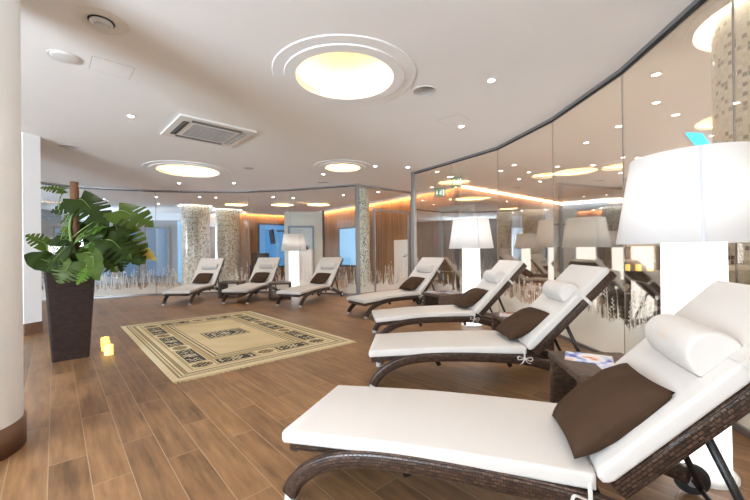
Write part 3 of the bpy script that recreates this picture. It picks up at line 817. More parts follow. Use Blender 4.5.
# white plinth with a dark bowl
t = empty('plinth', (-2.35, 12.2, 0), R(5)); tag(t, 'white cloth-covered plinth behind the back glass', 'plinth')
b = box(-0.22, 0.22, -0.2, 0.2, 0, 1.22, 0.02); obj('cloth_cover', b, M['cloth'], t)
t = empty('bowl', (-2.35, 12.2, 1.22)); tag(t, 'small dark bowl of twigs standing on the white plinth', 'bowl')
obj('dish', lathe([(0, 0), (0.06, 0), (0.12, 0.05), (0.11, 0.05), (0.05, 0.012), (0, 0.012)], 24), M['black'], t)
b = bmesh.new(); rr = random.Random(3)
for k in range(16):
    a = rr.uniform(0, 2 * PI); q = rr.uniform(0.05, 0.15)
    add_sweep(b, [(0, 0, 0.02), (q * math.cos(a) * 0.6, q * math.sin(a) * 0.6, 0.07), (q * math.cos(a), q * math.sin(a), rr.uniform(0.08, 0.17))], circ(0.006, 5))
tw = obj('twigs', b, M['darkboard'], t)

# grey tiled pool block at the far left behind the glass, with blue windows
struct('wall_grey', wall_seg((-12.6, 13.3), (-7.75, 14.2), 0.15, 0, 2.45), M['grey'])
for s, w, z1 in ((0.6, 0.9, 2.2), (1.7, 0.9, 2.2), (2.8, 0.7, 2.2), (3.7, 0.9, 2.2)):
    wall_window((-12.6, 13.3), (-7.75, 14.2), s, w, 0.2, z1, M['bluegrey'], frame=M['alu'])
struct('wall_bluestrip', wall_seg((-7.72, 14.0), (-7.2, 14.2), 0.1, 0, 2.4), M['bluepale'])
bmw = wall_seg((-13, 14.6), (-5.7, 16.0), 0.1, 2.3, CEIL); struct('wall_bulkhead', bmw, M['plaster'])

# rooms behind the bronze glass
struct('wall_corridor', wall_seg((2.3, 9.75), (7.1, 13.75), 0.15, 0, CEIL - 0.02), M['wood_mid'])
struct('wall_louvre', wall_seg((7.1, 13.75), (9, 12.4), 0.15, 0, CEIL - 0.02), M['blind'])
o = obj('cove_light_strip', prism([(7.1, 13.6), (8.95, 12.3), (8.97, 12.33), (7.12, 13.63)], CEIL - 0.06, CEIL - 0.04), M['led_white']); tag(o, 'white light strip over the dark louvred wall behind the bronze glass', 'light strip', 'cove light strips')
o = obj('cove_light_strip', prism([(2.38, 9.70), (7.1, 13.63), (7.08, 13.655), (2.36, 9.725)], CEIL - 0.05, CEIL - 0.03), M['led_orange']); tag(o, 'orange light strip at the top of the dark corridor wall behind the bronze glass', 'light strip', 'cove light strips')
for y0, y1 in ((-3.2, 0.4), (2.2, 3.8), (5.6, 6.6), (8.4, 9.7)):
    tid[0] += 1
    bm = bmesh.new(); add_box(bm, 7.6, 7.8, y0, y1, 0, CEIL); o = obj('trim_%d' % tid[0], bm, M['wood_dark']); o['kind'] = 'structure'
def door_frame(a, b, label):
    a = Vector(a); b = Vector(b); Ln = (b - a).length
    pid[0] += 1
    bm = bmesh.new(); add_box(bm, 0, 0.09, -0.05, 0.05, 0, 2.3); add_box(bm, Ln - 0.09, Ln, -0.05, 0.05, 0, 2.3); add_box(bm, 0.09, Ln - 0.09, -0.05, 0.05, 2.2, 2.3)
    o = obj('door_%d' % pid[0], bm, M['frame']); o.location = (a.x, a.y, 0); o.rotation_euler = (0, 0, math.atan2((b - a).y, (b - a).x)); o['kind'] = 'structure'; o['label'] = label
    bm = bmesh.new(); add_box(bm, 0.09, Ln - 0.09, -0.01, 0.01, 0.0, 2.2); obj('door_pane', bm, M['glass_clear'], o)
door_frame((1.72, 9.55), (2.5, 9.0), 'steel framed glass door behind the bronze glass')
o = obj('fire_alarm_box', box(-0.06, 0.06, -0.04, 0.0, -0.08, 0.08, 0.008), M['redbox']); o.matrix_world = wmat(*seg(4), 2.2, 1.45); tag(o, 'small red fire alarm box on the wall behind the glass post', 'alarm box')

# exit signs (arrow down and running figure)
def exit_sign(x, y, z, rz, w, h, label):
    t = empty('exit_sign', (x, y, z), rz); tag(t, label, 'exit sign', 'green exit signs')
    obj('panel', box(-w / 2, w / 2, -0.015, 0.015, -h / 2, h / 2, 0.003), M['green'], t)
    b = bmesh.new(); y_ = -0.017
    def P(pts): b.faces.new([b.verts.new((px * w, y_, pz * h)) for px, pz in pts])
    P([(-0.30, 0.28), (-0.22, 0.28), (-0.22, -0.05), (-0.30, -0.05)]); P([(-0.38, -0.02), (-0.26, -0.30), (-0.14, -0.02)])
    obj('arrow', b, M['white_sign'], t)
    b = bmesh.new()
    P([(0.30, 0.36), (0.42, 0.36), (0.42, -0.36), (0.30, -0.36)]); obj('door_symbol', b, M['white_sign'], t)
    b = bmesh.new()
    P([(0.14 + 0.045 * math.cos(a), 0.27 + 0.08 * math.sin(a)) for a in [2 * PI * k / 10 for k in range(10)]])
    P([(0.06, 0.16), (0.17, 0.16), (0.14, -0.06), (0.05, -0.06)]); P([(0.06, -0.06), (0.13, -0.06), (0.21, -0.32), (0.15, -0.32)]); P([(0.05, -0.06), (0.11, -0.06), (0.03, -0.22), (-0.06, -0.26), (-0.05, -0.18)])
    P([(0.16, 0.16), (0.26, 0.04), (0.23, 0.0), (0.13, 0.08)]); P([(0.07, 0.16), (-0.04, 0.08), (-0.02, 0.03), (0.08, 0.08)])
    obj('running_figure', b, M['white_sign'], t)
    b = bmesh.new(); 
    for s in (-1, 1): add_box(b, s * w * 0.4 - 0.003, s * w * 0.4 + 0.003, -0.003, 0.003, h / 2, CEIL - z)
    obj('hanger', b, M['frame'], t)
exit_sign(1.86, 8.05, 2.68, R(-8), 0.22, 0.22, 'green exit sign behind the bronze glass, the higher and nearer one')
exit_sign(1.68, 9.2, 2.63, R(-8), 0.27, 0.22, 'added green exit sign standing for the reflection of the nearer one, lower and farther')  # second sign modelled in place of the first one's mirror image
# cyan strip in the ceiling
o = obj('ceiling_light_panel', prism([(4.75, 5.45), (5.05, 5.5), (6.3, 6.6), (6.05, 6.6)], CEIL - 0.02, CEIL), M['cyan']); tag(o, 'bright turquoise ceiling light panel behind the bronze glass', 'light panel')
# sideboard with three candles
t = empty('sideboard', (3.95, 5.5, 0), R(-35)); tag(t, 'low dark sideboard behind the bronze glass carrying three candles', 'sideboard')
obj('body', box(-0.9, 0.9, -0.22, 0.22, 0.08, 0.78, 0.01), M['darkboard'], t)
obj('top', box(-0.93, 0.93, -0.24, 0.24, 0.78, 0.81, 0.005), M['darkboard'], t)
for s in (-0.6, 0, 0.6): obj('door', box(s - 0.28, s + 0.28, -0.235, -0.222, 0.1, 0.76, 0.003), M['darkboard'], t)
for sx in (-0.8, 0.8):
    for sy in (-0.15, 0.15): obj('leg', box(sx - 0.03, sx + 0.03, sy - 0.03, sy + 0.03, 0, 0.08), M['black'], t)
def candle(x, y, z, r, h, label, group):
    t = empty('candle', (x, y, z)); tag(t, label, 'candle', group)
    obj('wax', lathe([(0, 0), (r, 0), (r, h), (r * 0.92, h + 0.003), (r * 0.8, h - 0.006), (r * 0.4, h - 0.018), (0, h - 0.02)], 32), M['candle'], t)
    obj('flame', lathe([(0, h - 0.02), (0.005, h - 0.012), (0.003, h - 0.003), (0, h + 0.006)], 10), M['flame'], t)
for k, lb in enumerate(['lit candle on the sideboard behind the glass, left of three', 'lit candle on the sideboard behind the glass, middle of three', 'lit candle on the sideboard behind the glass, right of three']):
    candle(3.80 + k * 0.11, 5.40 - k * 0.08, 0.81, 0.035, 0.09, lb, 'candles on the sideboard')

# ------------------------------------------------------------------ loungers
FA = R(46.3)
def back_pt(t, off=0.0, y=0.0):
    """point on top of backrest cushion: t metres up from fold, off = along outward normal"""
    return (1.287 + t * math.cos(FA) - off * math.sin(FA), y, 0.392 + t * math.sin(FA) + off * math.cos(FA))
RAILP = [(0.025, 0.03), (0.062, 0.090), (0.135, 0.158), (0.25, 0.219), (0.39, 0.254), (0.56, 0.270), (0.78, 0.275), (1.0, 0.272), (1.2, 0.262), (1.35, 0.238), (1.5, 0.195), (1.64, 0.145), (1.76, 0.11)]
def make_lounger():
    r = empty('sun_lounger')
    for s in (1, -1):
        path = smooth_path([(x, s * 0.292, z) for x, z in RAILP], 5)
        obj('side_rail', sweep(path, rrect(0.054, 0.078, 0.022, 4), lat=(0, 1, 0)), M['weave'], r)
        cap = lathe([(0, 0.0), (0.031, 0.0), (0.029, 0.035), (0, 0.035)], 20); obj('foot_cap', cap, M['silver'], r, loc=(0.026, s * 0.285, 0.0))
    # seat frame: woven deck with front rail
    b = bmesh.new(); add_sweep(b, [(0.03, -0.262, 0.228), (0.03, 0.262, 0.228)], rrect(0.045, 0.05, 0.012, 3))
    add_sweep(b, [(1.27, -0.255, 0.262), (1.27, 0.255, 0.262)], rrect(0.045, 0.05, 0.012, 3))
    for s in (1, -1): add_sweep(b, smooth_path([(0.03, s * 0.25, 0.229), (0.3, s * 0.25, 0.252), (0.7, s * 0.25, 0.273), (1.27, s * 0.25, 0.265)], 4), rrect(0.03, 0.044, 0.01, 3), lat=(0, 1, 0))
    bmesh.ops.recalc_face_normals(b, faces=b.faces[:])
    sf = obj('seat_frame', b, M['weave'], r)
    b = bmesh.new(); add_sweep(b, smooth_path([(0.04, 0, 0.246), (0.35, 0, 0.268), (0.7, 0, 0.289), (1.28, 0, 0.293)], 4), rrect(0.48, 0.012, 0.005, 2), lat=(0, 1, 0)); bmesh.ops.recalc_face_normals(b, faces=b.faces[:]); obj('woven_deck', b, M['weave'], r)
    for x in (0.55, 1.13): obj('bracket', sweep([(x, -0.24, 0.255), (x + 0.01, -0.24, 0.225), (x + 0.03, -0.24, 0.185)], rrect(0.02, 0.035, 0.006, 2), lat=(0, 1, 0)), M['black'], r)
    # backrest frame
    o = -0.094
    b = bmesh.new()
    for s in (1, -1): add_sweep(b, [back_pt(-0.02, o, s * 0.275), back_pt(0.3, o, s * 0.275), back_pt(0.6, o, s * 0.275), back_pt(0.86, o, s * 0.275)], rrect(0.055, 0.062, 0.014, 3), lat=(0, 1, 0))
    add_sweep(b, [back_pt(0.845, o, -0.25), back_pt(0.845, o, 0.25)], rrect(0.06, 0.05, 0.014, 3), up=(0, 0, 1))
    bmesh.ops.recalc_face_normals(b, faces=b.faces[:]); obj('backrest_frame', b, M['weave'], r)
    b = bmesh.new(); add_sweep(b, [back_pt(0.0, o + 0.012), back_pt(0.84, o + 0.012)], rrect(0.50, 0.014, 0.005, 2), lat=(0, 1, 0)); bmesh.ops.recalc_face_normals(b, faces=b.faces[:]); obj('backrest_deck', b, M['weave'], r)
    # struts, axle, wheels
    for s in (1, -1):
        p = back_pt(0.32, -0.12, s * 0.25)
        obj('support_strut', sweep([p, (1.79, s * 0.25, 0.085)], circ(0.014, 10)), M['black'], r)
        w = obj('wheel', lathe([(0, -0.016), (0.05, -0.016), (0.066, -0.014), (0.072, 0), (0.066, 0.014), (0.05, 0.016), (0, 0.016)], 32), M['wheel'], r, loc=(1.79, s * 0.335, 0.072), rot=(R(90), 0, 0))
        obj('hub_cap', lathe([(0, -0.02), (0.03, -0.02), (0.03, 0.02), (0, 0.02)], 24), M['silver'], w)
    obj('axle', sweep([(1.79, -0.335, 0.072), (1.79, 0.335, 0.072)], circ(0.011, 10)), M['black'], r)
    # cushions
    sec = rrect(0.61, 0.060, 0.014, 4)
    T = [(0.0, 0.286), (0.25, 0.303), (0.5, 0.319), (0.75, 0.328), (1.0, 0.333), (1.2, 0.334), (1.27, 0.334)]
    pth = smooth_path([(x, 0, z) for x, z in T], 4)
    scl = [1.0] * len(pth)
    pth = [Vector((-0.010, 0, 0.2855)), Vector((-0.006, 0, 0.2857))] + pth
    obj('seat_cushion', sweep(pth, sec, lat=(0, 1, 0), scale=[(0.985, 0.45), (0.995, 0.8)] + scl), M['cloth'], r)
    tt = [-0.035, -0.02, 0.0, 0.15, 0.3, 0.45, 0.6, 0.75, 0.83, 0.848, 0.855]
    ss = [(0.98, 0.5), (0.99, 0.85), 1, 1, 1, 1, 1, 1, 1, (0.995, 0.8), (0.985, 0.45)]
    obj('backrest_cushion', sweep([back_pt(t_, -0.030) for t_ in tt], sec, lat=(0, 1, 0), scale=ss), M['cloth'], r)
    # head roll, D shaped
    prof = []
    for k in range(13):
        a = R(-10 + 200 * k / 12); prof.append((0.086 * math.cos(a), 0.092 * math.sin(a) + 0.012))
    b = bmesh.new(); L_ = uvl(b); rings = []
    c0 = Vector(back_pt(0.525, 0.0)); tx = Vector((math.cos(FA), 0, math.sin(FA))); nx = Vector((-math.sin(FA), 0, math.cos(FA)))
    ys = [y_ - 0.045 for y_ in (-0.195, -0.19, -0.175, -0.12, -0.04, 0.04, 0.12, 0.175, 0.19, 0.195)]; sk = [0.86, 0.94, 1, 1.02, 1.03, 1.03, 1.02, 1, 0.94, 0.86]
    for y, s in zip(ys, sk):
        rings.append([b.verts.new(c0 + tx * (px * s) + nx * (0.04 + (pz_ - 0.04) * s) + Vector((0, y, 0))) for px, pz_ in prof])
    n = len(prof)
    for i in range(len(ys) - 1):
        for k in range(n):
            f = b.faces.new([rings[i][k], rings[i][(k + 1) % n], rings[i + 1][(k + 1) % n], rings[i + 1][k]]); f.smooth = True
    b.faces.new(rings[0]); b.faces.new(rings[-1]); bmesh.ops.recalc_face_normals(b, faces=b.faces[:])
    hr = obj('head_roll', b, M['cloth'], r)
    # tiny gold embroidery on the roll
    b = bmesh.new(); rr = random.Random(1)
    ca = R(112)
    for row, (a0, cnt, hh, w_) in enumerate(((112, 6, 0.010, 0.009), (98, 9, 0.005, 0.005))):
        for k in range(cnt):
            y = (k - cnt / 2) * (w_ + 0.003) - 0.045
            def pt(aa, yy, rr_=0.0965): 
                return c0 + tx * (rr_ * 0.935 * math.cos(aa)) + nx * (rr_ * math.sin(aa) + 0.012) + Vector((0, yy, 0))
            a = R(a0); da = hh / 0.085
            st = [((0, 0), (0, 1)), ((0, 1), (1, 1)), ((0, 0), (1, 0)), ((1, 0), (1, 1)), ((0, .5), (1, .5))]
            for q in rr.sample(st, 3):
                (u0, v0), (u1, v1) = q; e = 0.0009
                if u0 == u1: pts = [pt(a + da * v0, y + u0 * w_ - e), pt(a + da * v0, y + u0 * w_ + e), pt(a + da * v1, y + u0 * w_ + e), pt(a + da * v1, y + u0 * w_ - e)]
                else: pts = [pt(a + da * v0 - 0.01, y), pt(a + da * v0 - 0.01, y + w_), pt(a + da * v0 + 0.01, y + w_), pt(a + da * v0 + 0.01, y)]
                b.faces.new([b.verts.new(p) for p in pts])
    obj('gold_embroidery', b, M['gold'], hr)['label'] = 'tiny gold embroidered mark'
    # strap around the backrest
    b = bmesh.new(); lo, hi, yy = -0.130, 0.004, 0.312
    loop = [(yy, lo), (yy, hi), (-yy, hi), (-yy, lo)]
    for (y0, n0), (y1, n1) in zip(loop, loop[1:] + loop[:1]):
        p0 = Vector(back_pt(0.56, n0, y0)); p1_ = Vector(back_pt(0.56, n1, y1)); w2 = tx * 0.013
        out = Vector((0, (y0 + y1) / 2, 0)) - nx * 0 
        f = b.faces.new([b.verts.new(p) for p in (p0 - w2, p0 + w2, p1_ + w2, p1_ - w2)])
    bmesh.ops.remove_doubles(b, verts=b.verts[:], dist=1e-4)
    so = obj('strap', b, M['cloth'], r); md = so.modifiers.new('s', 'SOLIDIFY'); md.thickness = 0.003; md.offset = 0
    # tied bow at the fold
    for s in (1, -1):
        b = bmesh.new(); k0 = Vector((1.25, s * 0.318, 0.275)); rb = rrect(0.014, 0.004, 0.0015, 2)
        add_sweep(b, smooth_path([k0, k0 + Vector((-0.05, s * 0.015, 0.02)), k0 + Vector((-0.055, s * 0.02, -0.005)), k0], 5), rb)
        add_sweep(b, smooth_path([k0, k0 + Vector((0.05, s * 0.015, 0.012)), k0 + Vector((0.045, s * 0.02, -0.015)), k0], 5), rb)
        add_sweep(b, smooth_path([k0, k0 + Vector((-0.02, s * 0.012, -0.03)), k0 + Vector((-0.04, s * 0.01, -0.045))], 4), rb)
        add_sweep(b, smooth_path([k0, k0 + Vector((0.02, s * 0.012, -0.03)), k0 + Vector((0.045, s * 0.01, -0.035))], 4), rb)
        add_sweep(b, smooth_path([k0, k0 + Vector((0.0, -s * 0.004, 0.03)), k0 + Vector((0.0, -s * 0.012, 0.06))], 4), rb)
        bmesh.ops.recalc_face_normals(b, faces=b.faces[:])
        obj('tie_bow', b, M['cloth'], r)
    return r

def cushion_mesh(seed):
    rnd = random.Random(seed); n = 26; b = bmesh.new(); S = 0.205; H = 0.078
    ph = [rnd.uniform(0, 6.28) for _ in range(6)]
    top = {}; bot = {}
    for i in range(n + 1):
        for j in range(n + 1):
            u = -1 + 2 * i / n; v = -1 + 2 * j / n
            e = max(0, (1 - abs(u) ** 2.6)) ** 0.5 * max(0, (1 - abs(v) ** 2.6)) ** 0.5
            pin = 1 - 0.05 * (1 - abs(u) ** 2) * abs(v) ** 3
            pin2 = 1 - 0.05 * (1 - abs(v) ** 2) * abs(u) ** 3
            wr = 0.0028 * math.sin(7 * u + 5 * v + ph[0]) * math.sin(4 * v - 6 * u + ph[1]) + 0.002 * math.sin(13 * u * v + ph[2])
            x = u * S * pin2 * 1.0; y = v * S * pin
            top[i, j] = b.verts.new((x, y, H * e + wr * e))
            bot[i, j] = top[i, j] if i in (0, n) or j in (0, n) else b.verts.new((x, y, -H * e + wr * e * 0.5))
    for i in range(n):
        for j in range(n):
            b.faces.new([top[i, j], top[i + 1, j], top[i + 1, j + 1], top[i, j + 1]]).smooth = True
            b.faces.new([bot[i, j], bot[i, j + 1], bot[i + 1, j + 1], bot[i + 1, j]]).smooth = True
    bmesh.ops.recalc_face_normals(b, faces=b.faces[:])
    return b

LO = [('A', -4.395, 7.894, -1.5, 'white sun lounger, leftmost in the row before the back glass', 'brown cushion on the leftmost lounger of the back row'),
      ('B', -3.144, 8.001, 6.6, 'white sun lounger, middle one of three before the back glass', 'brown cushion on the middle lounger of the back row'),
      ('C', -1.839, 7.54, 22.3, 'white sun lounger with visible wheels beside the glass corner post', 'brown cushion on the lounger beside the glass corner post'),
      ('D', -0.351, 6.326, 54.8, 'white sun lounger farthest away in the row along the bronze glass', 'brown cushion on the farthest lounger along the bronze glass'),
      ('E', -0.02, 4.754, 85.0, 'white sun lounger behind the second nearest one along the bronze glass', 'brown cushion on the lounger left of the middle floor lamp'),
      ('F', -0.025, 3.304, 95.5, 'white sun lounger second nearest to the camera along the bronze glass', 'brown cushion on the second nearest lounger'),
      ('G', -0.335, 1.959, 109.7, 'white sun lounger closest to the camera, cut by the right edge', 'large-looking brown cushion on the closest lounger')]
proto = None
CT = {}
for i, (k, x, y, a, lb, lc) in enumerate(LO):
    if proto is None: proto = make_lounger(); o = proto
    else: o = copy_tree(proto)
    o.location = (x, y, 0); o.rotation_euler = (0, 0, R(90 - a))
    tag(o, lb, 'sun lounger', 'white cushioned sun loungers')
    c = obj('throw_cushion', cushion_mesh(i), M['brown']); tag(c, lc, 'cushion', 'brown cushions on the loungers')
    mx_ = Matrix.Translation((x, y, 0)) @ Matrix.Rotation(R(90 - a), 4, 'Z')
    spin = {'G': 5, 'F': 4, 'E': 5}.get(k, 0)
    dx, dy, ln = {'G': (0.05, -0.06, 40), 'F': (0.02, 0, 31)}.get(k, (0.01, 0, 31))
    c.matrix_world = mx_ @ Matrix.Translation((1.30 + dx, dy, 0.515 if k == 'G' else 0.50)) @ Matrix.Rotation(R(-ln), 4, 'Y') @ Matrix.Rotation(R(spin), 4, 'Z')
bpy.context.view_layer.update()

# ------------------------------------------------------------------ side tables
def make_table():
    t = empty('side_table')
    obj('table_top', box(-0.25, 0.25, -0.27, 0.27, 0.36, 0.405, 0.008), M['weave_big'], t)
    for s in (-1, 1): obj('side_panel', box(-0.24, 0.24, s * 0.235 - 0.03, s * 0.235 + 0.03, 0.0, 0.36, 0.006), M['weave_big'], t)
    obj('lower_shelf', box(-0.23, 0.23, -0.205, 0.205, 0.03, 0.055, 0.004), M['weave_big'], t)
    return t
TB = [(-3.72, 9.3, 90, 'dark woven side table between the left and middle loungers of the back row'),
      (-2.36, 8.90, 102, 'dark woven side table in front of the far floor lamp'),
      (1.18, 6.28, 25, 'dark woven side table with magazines beside the farthest right-row lounger'),
      (1.62, 4.0, 0, 'dark woven side table with a magazine, mostly hidden behind the second nearest lounger'),
      (1.47, 2.33, -8, 'dark woven side table closest to the camera, two magazines on top')]
tp = None
for x, y, a, lb in TB:
    if tp is None: tp = make_table(); o = tp
    else: o = copy_tree(tp)
    o.location = (x, y, 0); o.rotation_euler = (0, 0, R(a)); tag(o, lb, 'side table', 'woven side tables')

# magazines: cover colours differ by face
def magazine(x, y, z, rz, seed, label, w=0.21, d=0.28, h=0.006):
    rnd = random.Random(seed)
    t = empty('magazine', (x, y, z), rz); tag(t, label, 'magazine', 'magazines on the side tables')
    obj('pages', box(-w / 2 + 0.002, w / 2 - 0.002, -d / 2 + 0.002, d / 2 - 0.002, 0.0006, h - 0.0006), M['cloth'], t)
    m, nt, out = newmat('printed_cover')
    b = nt.nodes.new('ShaderNodeBsdfPrincipled'); b.inputs['Roughness'].default_value = 0.25; nt.links.new(b.outputs[0], out.inputs[0])
    tc = nt.nodes.new('ShaderNodeTexCoord'); mp = N(nt, 'ShaderNodeMapping'); mp.inputs['Location'].default_value = (seed * 3.1, seed, 0); nt.links.new(tc.outputs['Object'], mp.inputs[0])
    nz = N(nt, 'ShaderNodeTexNoise'); nz.inputs['Scale'].default_value = 7; nz.inputs['Detail'].default_value = 2; nt.links.new(mp.outputs[0], nz.inputs[0])
    cr = N(nt, 'ShaderNodeValToRGB'); e = cr.color_ramp.elements
    e[0].position = 0.36; e[0].color = (0.10, 0.14, 0.5, 1); e[1].position = 0.66; e[1].color = (0.62, 0.22, 0.12, 1)
    for p, c in ((0.43, (0.50, 0.55, 0.78)), (0.5, (0.72, 0.73, 0.76)), (0.58, (0.70, 0.60, 0.52))): k = e.new(p); k.color = (*c, 1)
    nt.links.new(nz.outputs['Fac'], cr.inputs[0]); nt.links.new(cr.outputs[0], b.inputs['Base Color'])
    b_ = bmesh.new(); add_box(b_, -w / 2, w / 2, -d / 2, d / 2, h - 0.0006, h); add_box(b_, -w / 2, w / 2, -d / 2, d / 2, 0, 0.0006); add_box(b_, -w / 2, -w / 2 + 0.0015, -d / 2, d / 2, 0.0006, h - 0.0006)
    obj('cover', b_, m, t)
magazine(1.44, 2.43, 0.405, R(60), 2, 'glossy magazine on the closest side table, farther from the brown cushion')
magazine(1.52, 2.16, 0.405, R(75), 5, 'glossy magazine on the closest side table, next to the brown cushion', h=0.005)
magazine(1.55, 4.05, 0.405, R(70), 7, 'glossy magazine on the table behind the second nearest lounger')
magazine(1.04, 6.34, 0.405, R(35), 9, 'open-looking pale magazine on the left of the far right-row table')
magazine(1.32, 6.24, 0.405, R(25), 11, 'pale magazine on the right of the far right-row table')

# ------------------------------------------------------------------ floor lamps
def make_lamp():
    t = empty('floor_lamp')
    obj('base', lathe([(0, 0), (0.165, 0), (0.165, 0.012), (0.15, 0.02), (0, 0.02)], 48), M['acwhite'], t)
    obj('glowing_stem', lathe([(0, 0.02), (0.138, 0.02), (0.134, 0.4), (0.130, 1.26), (0, 1.26)], 48), M['stem'], t)
    b = bmesh.new(); add_lathe(b, [(0.332, 1.172), (0.262, 1.62), (0.259, 1.62), (0.329, 1.172)], 72, closed=True)
    obj('lamp_shade', b, M['shade'], t)
    b = bmesh.new()
    a0 = R(235)
    pts = []
    for q in (-1, 1):
        aa = a0 + q * 0.018; pts += [(0.3335 * math.cos(aa), 0.3335 * math.sin(aa), 1.173), (0.2635 * math.cos(aa), 0.2635 * math.sin(aa), 1.619)]
    b.faces.new([b.verts.new(pts[i]) for i in (0, 2, 3, 1)])
    obj('shade_seam', b, pbr('grey_seam', (0.55, 0.55, 0.58), 0.9), t)
    b = bmesh.new()
    for k in range(3):
        a = 2 * PI * k / 3; add_sweep(b, [(0, 0, 1.56), (0.265 * math.cos(a), 0.265 * math.sin(a), 1.56)], circ(0.004, 6))
    add_sweep(b, [(0, 0, 1.53), (0, 0, 1.56)], circ(0.008, 8))
    obj('shade_holder', b, M['frame'], t)
    obj('bulb', lathe([(0, 1.275), (0.04, 1.28), (0.055, 1.30), (0.055, 1.50), (0.04, 1.53), (0, 1.535)], 20), M['bulb'], t)
    return t
lp = make_lamp()
LP = [(1.65, 1.86, 0, 'tall white floor lamp with a glowing stem, closest to the camera'), (1.47, 5.48, 40, 'white floor lamp with a glowing stem in the middle, between right-row loungers'), (-2.16, 9.52, 80, 'white floor lamp with a glowing stem farthest away before the back glass')]
for i, (x, y, a, lb) in enumerate(LP):
    o = lp if i == 0 else copy_tree(lp)
    o.location = (x, y, 0); o.rotation_euler = (0, 0, R(a)); tag(o, lb, 'floor lamp', 'white floor lamps')

# ------------------------------------------------------------------ candles by the planter
for (x, y, lb) in [(-3.375, 4.46, 'yellow pillar candle beside the planter, farthest of three'), (-3.225, 4.275, 'yellow pillar candle beside the planter, middle of three'), (-3.06, 4.10, 'yellow pillar candle beside the planter, nearest of three')]:
    candle(x, y, 0, 0.043, 0.11, lb, 'candles beside the planter')

# ------------------------------------------------------------------ rug
U, V = 2.06, 3.29
E1 = Vector((math.cos(0.7325), math.sin(0.7325), 0)); 
def rug_color(u, v):
    du = min(u, U - u); dv = min(v, V - v); d = min(du, dv)
    cream = (0.70, 0.60, 0.39); tan = (0.50, 0.38, 0.20); dark = (0.075, 0.065, 0.055); brown = (0.22, 0.16, 0.085)
    def fil(a, b, s=1.0):
        w = math.sin(a * 95 * s) * math.sin(b * 95 * s) + 0.6 * math.sin(a * 118 * s + 1) * math.sin(b * 105 * s) + 0.5 * math.cos((a * a + b * b) * 240)
        return w
    if d < 0.05: return cream
    if d < 0.19:
        k = int((d - 0.05) / 0.0117)
        return brown if k in (1, 4, 7, 9) else (tan if k in (2, 8) else cream)
    if d < 0.23: return tan if d > 0.215 else cream
    if d < 0.46:
        inner_d = (d - 0.23) / 0.23
        along_u = dv <= du
        s = u if along_u else v; Ls = U if along_u else V
        if du < 0.46 and dv < 0.46:
            a, b = (du - 0.345), (dv - 0.345); q = math.hypot(a / 0.10, b / 0.085)
            if q < 0.85: return dark if fil(a, b) > 0.15 else tan
            if q < 1.0: return brown
            return cream
        s0 = s - 0.46; Ln = Ls - 0.92; nb = 2 if along_u else 3
        ov = 0.22; bl = (Ln - ov * (nb - 1)) / nb
        k = int(s0 / (bl + ov)); q = s0 - k * (bl + ov)
        c = d - 0.345
        if q < bl:
            if 0.03 < q < bl - 0.03 and abs(c) < 0.085:
                a = q - bl / 2
                if abs(c) > 0.07 or q < 0.05 or q > bl - 0.05: return dark
                return cream if fil(a, c) > 0.38 else dark
            return cream if 0.02 < q < bl - 0.02 and abs(c) < 0.095 else tan
        a = (q - bl - ov / 2) / 0.09; b = c / 0.075; e = math.hypot(a, b)
        if e < 0.8: return brown if fil(a * 0.09, c) > 0.1 else tan
        if e < 1: return brown
        return cream
    if d < 0.50: return tan
    if d < 0.60:
        k = int((d - 0.50) / 0.0111)
        return brown if k in (0, 3, 5, 8) else cream
    # field
    a = u - U / 2; b = v - V / 2
    if abs(a) < 0.28 and abs(b) < 0.22:
        m_ = min(0.28 - abs(a), 0.22 - abs(b))
        if m_ < 0.018: return brown
        if m_ < 0.04: return cream
        if m_ < 0.055: return dark
        return cream if fil(a, b, 0.8) > 0.3 else dark
    n_ = 0.03 * math.sin(u * 9 + 2 * math.sin(v * 4)) * math.sin(v * 7 + 1.3 * math.sin(u * 5))
    return (0.68 + n_, 0.55 + n_, 0.32 + n_)
nu, nv = 176, 282
bm = bmesh.new(); cl_ = bm.loops.layers.float_color.new('Pattern')
gv = [[bm.verts.new((U * i / nu, -V * j / nv, 0.009)) for j in range(nv + 1)] for i in range(nu + 1)]
for i in range(nu):
    for j in range(nv):
        f = bm.faces.new([gv[i][j], gv[i][j + 1], gv[i + 1][j + 1], gv[i + 1][j]])
        c = rug_color(U * (i + 0.5) / nu, V * (j + 0.5) / nv)
        for lp_ in f.loops: lp_[cl_] = (*c, 1)
be = [e for e in bm.edges if e.is_boundary]
ex = bmesh.ops.extrude_edge_only(bm, edges=be)
for v_ in [g for g in ex['geom'] if isinstance(g, bmesh.types.BMVert)]: v_.co.z = 0.001
for f in bm.faces:
    for lp_ in f.loops:
        if lp_[cl_][3] == 0 or sum(lp_[cl_][:3]) == 0: lp_[cl_] = (0.5, 0.42, 0.27, 1)
bmesh.ops.recalc_face_normals(bm, faces=bm.faces[:])
rugt = empty('rug', (-4.007, 5.627, 0), 0.7325); tag(rugt, 'cream rectangular rug with dark patterned blocks in its border and a central medallion', 'rug')
obj('pile', bm, M['rug'], rugt)
rr = random.Random(8)
